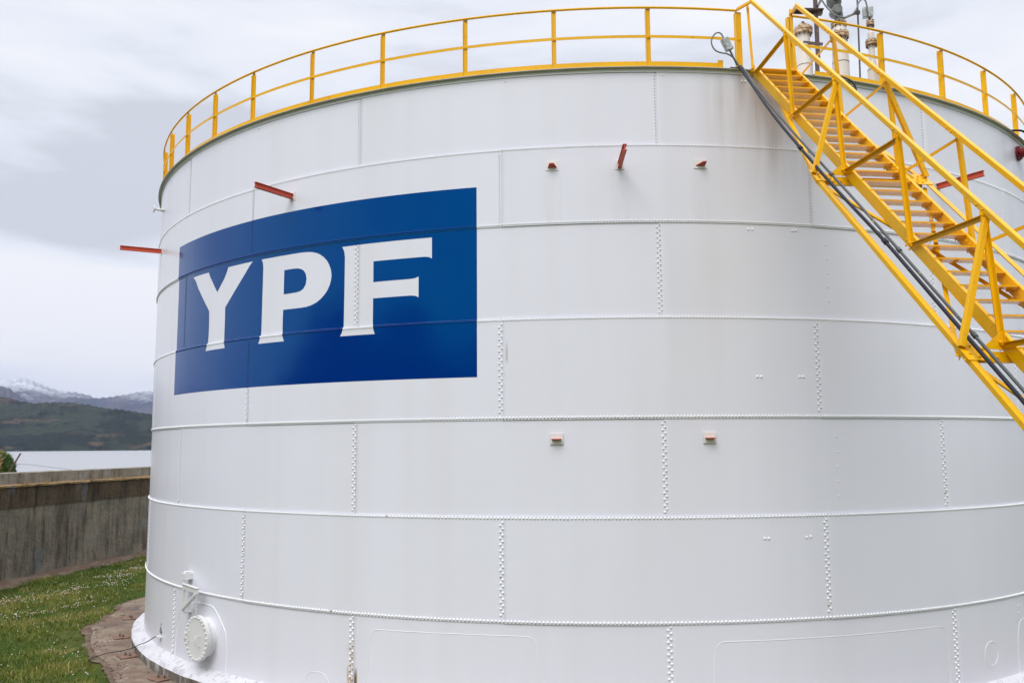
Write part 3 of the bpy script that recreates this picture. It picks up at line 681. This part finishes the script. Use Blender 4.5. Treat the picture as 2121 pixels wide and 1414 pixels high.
mb = MB(); mb.box(cyl(12.72, 11.915, R + .06), tan_(12.7) * .07, nrm(12.7) * .04, U * .008); mb.build('foot_bracket', m_galv, jb)

# ------------------------------------------------------------------ things standing on the roof
YR = -11.0
def vpipe(name, label, x, parts, cat='pipe', y=YR):
    t = thing(name, label, cat, (x, y, 12.0), 'flanged pipes on the tank roof')
    for kind, z0, z1, r, mat in parts:
        mb = MB()
        if kind == 'c': mb.tube([(x, y, z0), (x, y, z1)], r, 24)
        elif kind == 'cone': mb.tube([(x, y, z0), (x, y, z1)], list(r), 24)
        elif kind == 'fl':
            zm = (z0 + z1) / 2; mb.tube([(x, y, z0), (x, y, zm - .006)], r, 24, smooth=False); mb.tube([(x, y, zm + .006), (x, y, z1)], r, 24, smooth=False); mb.tube([(x, y, zm - .008), (x, y, zm + .008)], r * .93, 24, 1)
            nb = 10
            for k in range(nb):
                a = 2 * math.pi * k / nb + .2; q = Vector((x + cos(a) * r * .84, y + sin(a) * r * .84, 0)); mb.tube([q + U * (z0 - .035), q + U * (z1 + .03)], .011, 6, 1); mb.bolt(q + U * (z0 - .024), -U, .018, .02, 1)
        elif kind == 'band': mb.tube([(x, y, z0), (x, y, z1)], r, 24)
        nm = {'c': 'pipe_body', 'cone': 'reducer', 'fl': 'flange', 'band': 'band'}[kind]
        mb.build(nm, mat if isinstance(mat, list) else [mat, m_brown], t)
    return t
#                   z values read on the plane y = YR
vpipe('roof_pipe', 'white roof pipe with a rusty blind flange, nearest the stair head', 4.64, [('c', 11.95, 12.66, .150, m_pipe), ('band', 12.655, 12.668, .153, m_brown), ('cone', 12.668, 12.98, (.150, .136), m_pipe), ('c', 12.98, 13.35, .125, m_pipe), ('fl', 13.35, 13.47, .185, m_rust), ('cone', 13.47, 13.56, (.15, .09), m_rust), ('c', 13.56, 13.62, .03, m_brown)])
vp2 = vpipe('roof_pipe', 'thick white roof pipe carrying the dark grey valve head', 5.36, [('c', 11.95, 12.68, .165, m_pipe), ('band', 12.68, 12.695, .168, m_brown), ('cone', 12.695, 13.08, (.165, .15), m_pipe), ('cone', 13.08, 13.18, (.15, .125), m_pipe), ('c', 13.1, 13.22, .125, m_pipe), ('fl', 13.22, 13.33, .19, m_rust), ('cone', 13.33, 13.48, (.16, .125), m_pipe), ('fl', 13.48, 13.56, .155, m_rust)])
vpipe('roof_pipe', 'slim white roof pipe with two rusty flanges under the small grey box', 5.99, [('c', 11.95, 12.50, .105, m_pipe), ('band', 12.50, 12.515, .108, m_brown), ('cone', 12.515, 12.72, (.10, .066), m_pipe), ('c', 12.72, 13.05, .062, m_pipe), ('fl', 13.05, 13.14, .115, m_rust), ('c', 13.14, 13.30, .068, m_pipe), ('cone', 13.30, 13.36, (.066, .042), m_pipe), ('c', 13.36, 13.48, .042, m_pipe), ('fl', 13.48, 13.56, .078, m_rust)])
# valve head
vh = thing('valve_head', 'dark grey cast valve head with round covers on the thick roof pipe', 'valve', (5.36, YR, 13.57))
mb = MB(); mb.tube([(5.37, YR, 13.57), (5.37, YR, 13.60), (5.37, YR, 13.62)], [.12, .12, .07], 20); mb.tube([(5.37, YR, 13.6), (5.37, YR, 13.75), (5.33, YR, 13.9), (5.31, YR, 14.05)], [.088, .085, .10, .12], 16); mb.build('neck', m_greyc, vh)
mb = MB(); mb.tube([(5.31, YR + .1, 13.80), (5.31, YR - .14, 13.80)], .105, 20); mb.tube([(5.31, YR - .14, 13.80), (5.31, YR - .155, 13.80)], .085, 20)
for a in (.9, 4.0): mb.bolt((5.31 + cos(a) * .08, YR - .155, 13.80 + sin(a) * .08), (0, -1, 0), .016, .014)
mb.build('round_cover', m_greyc, vh)
mb = MB(); mb.tube([(5.29, YR, 13.90), (5.29, YR, 13.98), (5.29, YR, 14.12), (5.29, YR, 14.2)], [.09, .145, .15, .08], 20); mb.tube([(5.29, YR - .12, 14.05), (5.29, YR - .17, 14.05)], .07, 16); mb.build('body', m_greyc, vh)
# steel mast with brackets
ms = thing('steel_mast', 'brown steel mast with a flat bracket plate and cross arm on the roof', 'mast', (4.86, YR, 12.0))
mb = MB(); mb.bar((4.86, YR - .1, 11.95), (4.86, YR - .1, 12.72), .07, .07, up=Vector((0, 1, 0))); mb.bar((4.885, YR - .1, 12.72), (4.885, YR - .1, 14.7), .075, .06, up=Vector((0, 1, 0))); mb.build('column', m_brown, ms)
mb = MB(); mb.box((4.72, YR - .1, 13.80), (.30, 0, -.02), (0, .12, 0), (0, 0, .008)); mb.box((4.70, YR - .1, 13.765), (.26, 0, -.02), (0, .01, 0), (0, 0, .035)); mb.box((4.96, YR - .1, 13.75), (.05, 0, 0), (0, .06, 0), (0, 0, .04)); mb.build('bracket_plate', m_brown, ms)
mb = MB(); mb.bar((4.60, YR - .1, 13.13), (4.99, YR - .1, 13.07), .05, .045); mb.build('cross_arm', m_brown, ms)
mb = MB(); mb.bar((4.91, YR - .1, 13.85), (5.10, YR - .1, 14.22), .05, .06, up=Vector((0, 1, 0))); mb.build('strut', m_greyc, ms)
# thin rod with clamp
rd_ = thing('thin_rod', 'thin dark vertical rod between the valve head and the small box', 'rod', (5.72, YR, 12.0))
mb = MB(); mb.tube([(5.72, YR, 11.98), (5.745, YR, 13.2), (5.77, YR, 14.6)], .018, 8); mb.build('rod', m_galv, rd_)
mb = MB(); mb.bar((5.47, YR, 13.66), (5.79, YR, 13.78), .035, .035); mb.box((5.755, YR, 13.765), (.04, 0, 0), (0, .03, 0), (0, 0, .035)); mb.build('clamp_arm', m_brown, rd_)
# small box on the third pipe
sb = thing('instrument_box', 'small square grey instrument box on top of the slim roof pipe', 'instrument box', (5.97, YR, 13.57))
mb = MB(); mb.tube([(5.98, YR, 13.56), (5.98, YR, 13.66)], .02, 8); mb.build('stem', m_galv, sb)
mb = MB(); mb.box((5.95, YR, 13.75), (.095, -.015, 0), (.01, .06, 0), (0, 0, .105)); mb.build('case', m_box, sb, bevel=.01)
mb = MB(); mb.box((5.985, YR - .064, 13.76), (.062, -.01, 0), (.0, .004, 0), (0, 0, .085)); mb.build('lid', m_box, sb)
# black cable looping between them
cb = thing('loose_cable', 'dark cable sagging from the mast past the valve head to the small box', 'cable', (5.3, YR - .1, 13.6))
mb = MB(); mb.tube(smooth([(5.02, YR - .12, 14.0), (5.10, YR - .15, 13.82), (5.25, YR - .2, 13.62), (5.42, YR - .22, 13.555), (5.55, YR - .2, 13.60), (5.68, YR - .15, 13.75), (5.74, YR - .12, 13.92), (5.82, YR - .1, 14.01), (5.90, YR - .1, 13.98), (5.93, YR - .08, 13.7), (5.93, YR - .05, 13.62)]), .016, 8); mb.build('cable', m_greyc, cb)
cf = thing('roof_conduit', 'grey conduit bending over the rim behind the top stair treads', 'conduit', (5.0, -12.05, 12.0))
mb = MB(); mb.tube(smooth([cyl(20.5, 12.02, R - .15), cyl(21.2, 12.03, R - .08), cyl(22.3, 12.00, R + .02), cyl(23.6, 11.88, R + .13), cyl(24.0, 11.7, R + .10)]), .02, 8); mb.build('pipe', m_galv, cf)

# red foam pourer at the right edge with its black hose
fp = thing('foam_pourer', 'dark red flanged foam pipe on the tank shell at the right rim', 'foam pipe', cyl(50.6, 11.55, R))
n_, t_ = nrm(50.6), tan_(50.6); c0 = cyl(50.3, 11.53, R)
mb = MB(); mb.tube([c0 + n_ * .02, c0 + n_ * .42], .11, 20); mb.build('stub_pipe', m_dred, fp)
mb = MB(); mb.tube([c0 + n_ * .02, c0 + n_ * .05], .175, 24, smooth=False); mb.tube([c0 + n_ * .28, c0 + n_ * .32], .175, 24, smooth=False)
for k in range(8):
    a = 2 * math.pi * k / 8; q = c0 + (t_ * cos(a) + U * sin(a)) * .145; mb.tube([q + n_ * .0, q + n_ * .09], .014, 6)
mb.build('flange', m_dred, fp)
mb = MB(); q = c0 + n_ * .36 + U * .08; mb.tube([q, q + U * .34], .075, 16); mb.tube([q + U * .28, q + U * .32], .12, 16); mb.tube([q + U * .32, q + U * .62], .02, 8); mb.box(q + U * .30, t_ * .2, n_ * .02, U * .008); mb.build('riser', m_dred, fp)
bh = thing('black_hose', 'black hose bent over the roof rim in front of the red flange', 'hose', cyl(48.6, 11.9, R + .1))
mb = MB(); mb.tube(smooth([cyl(47.9, 11.93, R + .05), cyl(48.7, 11.93, R + .25), cyl(49.3, 11.82, R + .30), cyl(49.4, 11.4, R + .30), cyl(49.5, 10.2, R + .28), cyl(49.6, 6.0, R + .2), cyl(49.6, .5, R + .2)]), .024, 8); mb.build('hose_pipe', m_cable, bh)

# ------------------------------------------------------------------ ground, apron, dyke
def h2(x, y, s=1.0):      # cheap smooth noise
    return (np.sin(x * 1.3 * s + 1.7) * np.cos(y * 1.1 * s - .4) + .5 * np.sin(x * 2.9 * s - y * 2.3 * s + .8) + .3 * np.cos(x * 5.1 * s + y * 4.7 * s))
xs = np.concatenate([[-120, -90, -60, -40, -30], np.arange(-24, -5.9, .35), [0, 10, 30, 80, 300, 1500]]); ys = np.concatenate([[-1500, -300, -80, -40, -25, -18], np.arange(-14, 22.1, .35), [30, 50, 80, 110]])
X, Y = np.meshgrid(xs, ys, indexing='ij'); Z = .035 * h2(X, Y, .9) * ((X > -23) & (X < -6) & (Y > -14) & (Y < 22)) - .02
Z[(X < -70)] = -5.5
V = np.stack([X, Y, Z], -1).reshape(-1, 3); nx, ny = len(xs), len(ys); I = np.arange(nx * ny).reshape(nx, ny)
F = np.stack([I[:-1, :-1], I[1:, :-1], I[1:, 1:], I[:-1, 1:]], -1).reshape(-1, 4)
struct(np_mesh('ground', V, F, [m_soil], smooth=True))
# concrete apron with a broken outer edge
edge = [(-200, 14.6), (-150, 14.6), (-110, 14.6), (-95, 14.75), (-86.8, 14.95), (-82.9, 14.60), (-78, 14.50), (-75.2, 14.50), (-72.7, 14.62), (-69.3, 14.38), (-66.5, 14.36), (-64.3, 14.30), (-59.4, 14.2), (-54.0, 14.02), (-50.9, 14.02), (-45.9, 14.22), (-40, 14.3), (-20, 14.4), (0, 14.3), (60, 14.4), (160, 14.6)]
ep, er = zip(*edge); mb = MB(); vs = []; A = np.arange(-200, 160.1, .25)
for a in A:
    q0 = cyl(a, 0, 14.3); r = np.interp(a, ep, er) + .05 * h2(q0.x, q0.y, 1.6) + .03 * h2(q0.x, q0.y, 5.3) + random.uniform(-.012, .012)
    vs += [cyl(a, .035, 13.2), cyl(a, .04, 13.75), cyl(a, .03, r), cyl(a, -.06, r + .03)]
mb.add(vs, [(i * 4 + k, i * 4 + 4 + k, i * 4 + 5 + k, i * 4 + 1 + k) for i in range(len(A) - 1) for k in range(3)], 0, False)
struct(mb.build('concrete_apron', m_apron))
# gravelly dirt lying over the apron edge
mb = MB(); vs = []
for a in A:
    r = np.interp(a, ep, er); q0 = cyl(a, 0, 14.5); k1 = .04 + .09 * h2(q0.x, q0.y, 1.1) + .04 * h2(q0.x, q0.y, 4.1) + random.uniform(-.01, .01)
    vs += [cyl(a, .018, r - .06), cyl(a, .050, r + .0 + k1 * .3), cyl(a, .006, r + max(k1, -.05) + .10)]
mb.add(vs, [(i * 3 + k, i * 3 + 3 + k, i * 3 + 4 + k, i * 3 + 1 + k) for i in range(len(A) - 1) for k in range(2)], 0, True)
struct(mb.build('dirt_edge', m_dirt))
# rusty cover plates with bolts
labels = ['rusty plate with two bolts on the apron, second from the front', 'rusty bolted plate on the apron, third from the front', 'farthest rusty bolted plate on the apron beside the tank', 'nearest rusty bolted plate at the foot of the concrete ring']
for (x, y, ww, hh_, an), lb in zip([(-10.98, -7.83, .23, .155, 0), (-12.25, -5.79, .22, .15, 0), (-13.33, -3.30, .22, .15, 0), (-9.18, -9.76, .23, .16, 0)], labels):
    a = math.atan2(x, -y) + .15; ax_, ay_ = Vector((cos(a), sin(a), 0)), Vector((-sin(a), cos(a), 0))
    t = thing('cover_plate', lb, 'plate', (x, y, .04), 'rusty cover plates on the apron'); c_ = Vector((x, y, .058))
    mb = MB(); mb.box(c_, ax_ * ww, ay_ * hh_ * 1.3, Vector((0, 0, .010))); mb.build('plate', m_plate, t)
    for sx_ in (-.35, .3):
        mb = MB(); q = c_ + ax_ * ww * sx_ + ay_ * .03 * (1 if sx_ > 0 else -1); mb.tube([q, q + U * .075], .012, 6); mb.bolt(q + U * .01, U, .032, .03); mb.build('bolt', m_brown, t)
mb = MB(); mb.tube(smooth([cyl(-49.9, .64, R + .09), cyl(-51.5, .46, R + .2), cyl(-53.5, .34, R + .27), cyl(-55.0, .20, R + .36), (-11.35, -7.35, .07), (-11.6, -7.7, .08), (-11.75, -8.2, .06), (-11.5, -8.5, .05)]), .010, 6)
tag(mb.build('earthing_cable', m_cable), 'thin earthing cable from the white lug over the concrete ring', 'cable')

# dyke wall
dyke = thing('dyke_wall', 'weathered concrete containment wall with a sandy ledge, left of the tank', 'wall', (-21.3, 6, 0))
DA, DB = Vector((-21.64, 2.1, 0)), Vector((-21.06, 12.2, 0)); DD = (DB - DA).normalized(); DNm = Vector((DD.y, -DD.x, 0))   # towards the tank
def DW(a, o, z): return DA + DD * a + DNm * o + U * z
def wallstrip(prof, mi, mb, a0=-36, a1=34, step=.5, j=.0):
    n = len(prof); vs = []; A = np.arange(a0, a1 + .01, step)
    for a in A: vs += [DW(a, o + random.uniform(-j, j), z + random.uniform(-j, j)) for o, z in prof]
    mb.add(vs, [(i * n + k, i * n + n + k, i * n + n + (k + 1) % n, i * n + (k + 1) % n) for i in range(len(A) - 1) for k in range(n)], mi, False)
mb = MB(); wallstrip([(0.0, -.3), (0.0, 2.80), (-.9, 2.80), (-.9, -.3)], 0, mb); mb.build('lower_wall', m_conc, dyke)
mb = MB(); wallstrip([(.035, 2.78), (.035, 3.60), (-.9, 3.60), (-.9, 2.80)], 0, mb, j=.006); mb.build('upper_panel', m_conc2, dyke)
mb = MB(); wallstrip([(.09, 3.56), (.09, 3.63), (-.42, 3.665), (-.42, 3.56)], 0, mb, j=.012, step=.22); mb.build('ledge', m_ledge, dyke)
mb = MB(); wallstrip([(-.30, 3.6), (-.30, 4.075), (-.70, 4.10), (-.70, 3.6)], 0, mb, j=.006); mb.build('coping', m_cap, dyke)
mb = MB()
for k in range(46):
    a = random.uniform(-4, 14); c_ = DW(a, random.uniform(-.2, .07), 3.675); s_ = random.uniform(.03, .08)
    mb.box(c_, DD * s_ * 1.4, DNm * s_ * .6, U * s_ * .35)
stuff(mb.build('ledge_stones', m_ledge, dyke))
# dirt strip at the wall foot
mb = MB(); vs = []; A = np.arange(-36, 34, .4)
for a in A:
    w1 = .45 + .10 * sin(a * 1.3) + .1 * sin(a * 3.7); vs += [DW(a, -.05, .16 + .03 * sin(a * 2)), DW(a, .35, .10 + .02 * sin(a * 5)), DW(a, w1 + .2, -.02)]
mb.add(vs, [(i * 3 + k, i * 3 + 3 + k, i * 3 + 4 + k, i * 3 + 1 + k) for i in range(len(A) - 1) for k in range(2)], 0, True)
struct(mb.build('dirt_strip', m_dirt))

# grass: many small blades
def blades(name, pts, hgt, wid, mat, tint, lean=.5):
    n = len(pts); th = rng.uniform(0, 2 * math.pi, n); dx, dy = np.cos(th), np.sin(th); h_ = hgt; lx = rng.normal(0, lean, n) * h_; ly = rng.normal(0, lean, n) * h_
    a = pts + np.c_[-dx * wid, -dy * wid, np.zeros(n)]; b = pts + np.c_[dx * wid, dy * wid, np.zeros(n)]
    t = pts + np.c_[lx, ly, h_]
    V = np.stack([a, b, t], 1).reshape(-1, 3); F = np.arange(3 * n).reshape(n, 3)
    return np_mesh(name, V, F, [mat], tint=np.repeat(np.clip(tint, 0, 1), 3))
def wall_x(y): return -21.64 + (y - 2.1) * (.58 / 10.1)
def apron_r(x, y): return np.interp(np.degrees(np.arctan2(x, -y)), ep, er)
NB = 260000
px = rng.uniform(-21.6, -8.0, NB); py = rng.uniform(-13, 18, NB)
d_edge = np.hypot(px, py) - apron_r(px, py); n1 = h2(px, py, .8); n2 = h2(px + 31, py - 17, 2.3); n3 = h2(px - 9, py + 5, .35)
bare = (n2 + .5 * n1 > 1.15) | ((d_edge < .9) & (n2 > .35))
ok = (d_edge > .10 + .15 * (n2 > 0)) & (px - wall_x(py) > .50 + .10 * np.sin(py * 1.3) + .25 * rng.random(NB)) & ~bare
px, py, n1, n2, n3, d_edge = [q[ok] for q in (px, py, n1, n2, n3, d_edge)]
g = .04 * h2(px * 1.0, py, .9) - .02
hgt = np.clip(.075 + .03 * n1 + .03 * n3 + rng.normal(0, .02, len(px)), .03, .2) * np.where(px - wall_x(py) < 1.9, 1.5, 1)
tint = .34 + .15 * n1 + .16 * n3 - .12 * (n2 > .4) + rng.normal(0, .16, len(px)) - .12 * (px - wall_x(py) < 2.2)
dry = h2(px * .7 + 11, py * .7 - 3, 1.1) > .75
tint = np.where(rng.random(len(px)) < np.where(dry, .38, .05), rng.uniform(.7, 1, len(px)), tint)
stuff(blades('grass', np.c_[px, py, g], hgt, rng.uniform(.006, .013, len(px)), m_grass, tint))
tag(bpy.data.objects['grass'], 'short green grass growing between the apron and the dyke wall', 'grass')
# clover flowers in drifts
NF = 26000
fx = rng.uniform(-21, -8.5, NF); fy = rng.uniform(-12, 14, NF); dw = fx - wall_x(fy)
dr = np.exp(-((dw - 3.3 - .5 * np.sin(fy * .6)) / .62) ** 2) + np.exp(-((dw - 5.3 - .5 * np.sin(fy * .5 + 1)) / .5) ** 2) * (fy < .0) + .04
keep = (rng.random(NF) < dr * .55 * (h2(fx, fy, 2.0) > -.35)) & (np.hypot(fx, fy) > apron_r(fx, fy) + .3)
fx, fy = fx[keep], fy[keep]; nf = len(fx); fz = .04 * h2(fx, fy, .9) + rng.uniform(.05, .13, nf)
oct_ = np.array([(1, 0, 0), (0, 1, 0), (-1, 0, 0), (0, -1, 0), (0, 0, 1), (0, 0, -1)], float); of = np.array([(0, 1, 4), (1, 2, 4), (2, 3, 4), (3, 0, 4), (1, 0, 5), (2, 1, 5), (3, 2, 5), (0, 3, 5)])
rr_ = rng.uniform(.012, .023, nf); V = (np.c_[fx, fy, fz][:, None, :] + oct_[None] * rr_[:, None, None]).reshape(-1, 3); F = (of[None] + (np.arange(nf) * 6)[:, None, None]).reshape(-1, 3)
fl = np_mesh('clover_flowers', V, F, [m_flower], tint=np.repeat(rng.random(nf), 6)); stuff(fl); tag(fl, 'drifts of small white clover flowers in the grass', 'flowers')

# scattered grit on apron / bare patch
mb = MB()
for k in range(260):
    a = random.uniform(-88, -44); r = np.interp(a, ep, er) + random.gauss(-.02, .16)
    if random.random() < .25: r = random.uniform(13.35, 14.2)
    c_ = cyl(a, .05, r); s_ = random.uniform(.006, .018); th = random.uniform(0, 3.1)
    mb.box(c_, Vector((cos(th), sin(th), .1)) * s_, Vector((-sin(th), cos(th), .2)) * s_ * .7, U * s_ * .5)
o = stuff(mb.build('grit', m_dirt)); tag(o, 'loose dark grit and stones along the broken apron edge', 'gravel')

# bank behind the wall at far left with bushes
xs = np.arange(-62, -22.3, .4); ys = np.arange(-60, 9.1, .5); X, Y = np.meshgrid(xs, ys, indexing='ij')
def bankz(X, Y):
    t = 5.05 - Y - 1.43 * (X + 22.9); return 3.75 + .92 * (1 / (1 + np.exp(-(t + .12) * 6))) + np.clip(t, 0, 6) * .20 + .03 * h2(X, Y, 1.1) - np.clip(-t - .3, 0, 4) * .9 - 1.2 * np.clip((X + 23.6) / 1.1, 0, 1) ** 2
Z = bankz(X, Y); nx, ny = len(xs), len(ys); I = np.arange(nx * ny).reshape(nx, ny); V = np.stack([X, Y, Z], -1).reshape(-1, 3)
F = np.stack([I[:-1, :-1], I[1:, :-1], I[1:, 1:], I[:-1, 1:]], -1).reshape(-1, 4); struct(np_mesh('grassy_bank', V, F, [m_soil], smooth=True))
NBk = 60000; bx_ = rng.uniform(-27.5, -22.8, NBk); by_ = rng.uniform(-16, 11, NBk); by_ = np.where(by_ > 5.2 - 1.43 * (bx_ + 22.9), by_ - 6, by_); cl = h2(bx_, by_, 2.2)
bz = bankz(bx_, by_); tint = .25 + .22 * cl + rng.normal(0, .14, NBk) + .30 * (by_ < 4.3 - 1.43 * (bx_ + 22.9))
b_ = blades('bank_plants', np.c_[bx_, by_, bz], np.clip(.085 + .04 * cl + rng.normal(0, .025, NBk), .03, .20), rng.uniform(.012, .03, NBk), m_bush, tint, lean=.7)
stuff(b_); tag(b_, 'dry grass and low green bushes on the bank behind the wall', 'bushes')
lp = thing('leaning_post', 'thin dark leaning fence post with a slack wire on the grassy bank', 'post', (-22.55, 4.6, 4.1))
mb = MB(); mb.bar(Vector((-22.75, 4.42, 3.9)), Vector((-22.38, 4.66, 4.83)), .045, .045, up=Vector((0, 1, 0))); mb.build('post', m_brown, lp)
mb = MB(); mb.tube(smooth([(-22.62, 4.50, 4.42), (-22.2, 5.2, 4.36), (-21.9, 6.2, 4.22), (-21.75, 7.2, 4.10)]), .006, 4); mb.build('wire', m_galv, lp)

# ------------------------------------------------------------------ water, hills, haze
mm = M('sea_water', (.29, .30, .315), .26, spec=1.0); mm.bump(mm.noise(.25, 3, .6, (1, 1, 1)), .10, .10)
m_sea = mm.m
mb = MB(); mb.add([(-60000, -60000, -4), (60000, -60000, -4), (60000, 60000, -4), (-60000, 60000, -4)], [(0, 1, 2, 3)])
struct(mb.build('sea', m_sea))
near = [(-80, 1.5), (-60, 2.6), (-48, 3.4), (-40, 3.0), (-37, 3.1), (-35.13, 3.01), (-34.77, 3.0), (-34.12, 2.79), (-33.48, 2.67), (-32.49, 2.74), (-31.6, 2.75), (-30.6, 2.62), (-29.75, 2.44), (-28.72, 2.35), (-27.59, 2.16), (-27.07, 2.08), (-22, 1.9), (-10, 2.2), (10, 2.0), (40, 1.6), (80, .8)]
far = [(-80, 2.5), (-60, 3.2), (-45, 4.0), (-38, 3.7), (-36, 3.5), (-35.17, 3.82), (-34.78, 4.01), (-34.19, 4.16), (-33.97, 4.11), (-33.47, 3.96), (-32.87, 3.67), (-32.19, 3.45), (-31.63, 3.42), (-30.97, 3.29), (-30.52, 3.17), (-30.31, 3.05), (-29.65, 3.1), (-28.86, 3.22), (-27.86, 3.44), (-27.41, 3.48), (-27.04, 3.45), (-22, 3.6), (-10, 3.0), (10, 3.4), (40, 2.6), (80, 1.5)]
spur = [(-50, 2.5), (-42, 4.2), (-38, 4.0), (-36, 3.8), (-35.16, 3.64), (-34.75, 3.51), (-34.13, 3.08), (-33.57, 2.71), (-33.0, 2.2), (-32, 1.2), (-31.5, .1)]
def fbm(x, y, o=5):
    s = 0; a = 1; f = 1
    for k in range(o):
        s = s + a * np.sin(x * f * 1.0 + 1.3 * k + 1.7 * np.sin(y * f * .7 + k)) * np.cos(y * f * .9 - .7 * k + 1.2 * np.sin(x * f * .6 + 2 * k)); a *= .52; f *= 2.05
    return s
def ridge(name, prof, d0, dr, d1, mat, rough, az0=-80, az1=80, nd=60, res=.10, fs=1.0):
    az = np.concatenate([np.arange(az0, -38, .5), np.arange(-38, -25, res * .6), np.arange(-25, az1 + .1, .5)]); az = az[(az >= az0) & (az <= az1)]
    t = np.linspace(0, 1, nd); dist = np.where(t < .7, d0 + (dr - d0) * t / .7, dr + (d1 - dr) * (t - .7) / .3)
    AZ, T = np.meshgrid(az, t, indexing='ij'); D = np.broadcast_to(dist, AZ.shape)
    pa, pe = zip(*prof); el = np.interp(AZ, pa, pe) + .03 * np.sin(AZ * 17) + .022 * np.sin(AZ * 41 + 2) + .012 * np.sin(AZ * 97); hr = np.tan(np.radians(el)) * dr + 8.95
    X = CAMLOC[0] + D * np.sin(np.radians(AZ)); Y = CAMLOC[1] + D * np.cos(np.radians(AZ))
    k = np.where(T < .7, (T / .7), 1 - (T - .7) / .3 * .8); shp = np.where(T < .7, np.power(np.clip(k, 0, 1), .75) , k)
    nz = fbm(X / 900 * fs, Y / 900 * fs, 6); q = np.sin(np.pi * np.clip(T / .7, 0, 1)) * (T < .7) + .035
    H = hr * shp * (1 - .0 * q) + hr * rough * nz * q
    H = np.minimum(H, (np.tan(np.radians(el)) * D * .99 + 8.9) * np.where(T < .69, 1, 1.01)) - 4
    H = np.where(T == 0, -12, H)
    I = np.arange(AZ.size).reshape(AZ.shape); F = np.stack([I[:-1, :-1], I[1:, :-1], I[1:, 1:], I[:-1, 1:]], -1).reshape(-1, 4)
    return struct(np_mesh(name, np.stack([X, Y, H], -1).reshape(-1, 3), F, [mat], smooth=True))
mm = M('hill_cover', (.028, .037, .022), .95, spec=.05)
mm.mix(mm.rng(mm.noise(.0022, 6, .65), .46, .54), (.013, .018, .011)); mm.mix(mm.rng(mm.noise(.0035, 6, .7, (1, 1, 2)), .56, .64, 0, .8), (.085, .062, .038)); mm.mix(mm.rng(mm.noise(.006, 5, .7), .56, .62, 0, .85), (.005, .007, .006))
mm.bump(mm.noise(.004, 7, .65), 1, 60); m_hill = mm.m
mm = M('hillside_scrub', (.045, .055, .028), .95, spec=.05); mm.mix(mm.rng(mm.noise(.03, 6, .7), .42, .6), (.09, .085, .05)); m_hillside = mm.m
def mtn(name, z0, z1):
    m = M(name, (.065, .078, .105), .95, spec=.05); m.mix(m.rng(m.noise(.0012, 6, .65), .42, .6), (.10, .10, .115))
    sp = m.n('ShaderNodeSeparateXYZ'); m.link(m.P, sp.inputs[0]); nz = m.noise(.0016, 8, .7, (1, 1, .5)); s_ = m.math('ADD', sp.outputs[2], m.math('MULTIPLY', m.math('SUBTRACT', nz, .5), 1500.0))
    m.mix(m.rng(s_, z0, z1, 0, .85), (.62, .64, .69)); m.bump(m.noise(.0014, 8, .65), 1, 260); return m.m
ridge('near_hill', near, 7600, 9300, 11500, m_hill, .22)
ridge('snowy_mountain', far, 15000, 21000, 26000, mtn('mountain_rock', 900, 1500), .14, fs=.45)
ridge('mountain_spur', spur, 12500, 15500, 17500, mtn('spur_rock', 3000, 3800), .14, az0=-50, az1=-31.5, fs=.5)
azs = np.radians(np.linspace(95, 272, 178)); ds = np.linspace(70, 460, 60); A2, D2 = np.meshgrid(azs, ds, indexing='ij'); ad = np.degrees(A2)
tp = np.clip((ad - 95) / 25, 0, 1) * np.clip((272 - ad) / 30, 0, 1); tp = tp * tp * (3 - 2 * tp)
X = D2 * np.sin(A2); Y = D2 * np.cos(A2)
Z = tp / (1 + np.exp(-(D2 - 190 - 12 * np.sin(ad / 7)) / 24)) * (44 + 6 * np.sin(ad / 9 + 1) + 4 * np.sin(ad / 3.1) + 1.5 * np.sin(ad / 1.1)) + .4 * h2(X / 9, Y / 9) - 1.5 * (1 - tp) - .6
I = np.arange(X.size).reshape(X.shape); struct(np_mesh('hillside', np.stack([X, Y, Z], -1).reshape(-1, 3), np.stack([I[:-1, :-1], I[1:, :-1], I[1:, 1:], I[:-1, 1:]], -1).reshape(-1, 4), [m_hillside], smooth=True))
# the air
mb = MB(); b0, b1 = Vector((-31000, -3000, -5.5)), Vector((31000, 28500, 2300)); mb.box((b0 + b1) / 2, Vector(((b1 - b0).x / 2, 0, 0)), Vector((0, (b1 - b0).y / 2, 0)), Vector((0, 0, (b1 - b0).z / 2)))
hz = bpy.data.materials.new('haze'); hz.use_nodes = True; hn = hz.node_tree; hn.nodes.clear(); ho = hn.nodes.new('ShaderNodeOutputMaterial'); hv = hn.nodes.new('ShaderNodeVolumePrincipled')
hv.inputs['Color'].default_value = (.56, .66, 1.0, 1); hv.inputs['Density'].default_value = 1.5e-5; hv.inputs['Anisotropy'].default_value = .3
hn.links.new(hv.outputs[0], ho.inputs['Volume'])
stuff(mb.build('haze', hz))
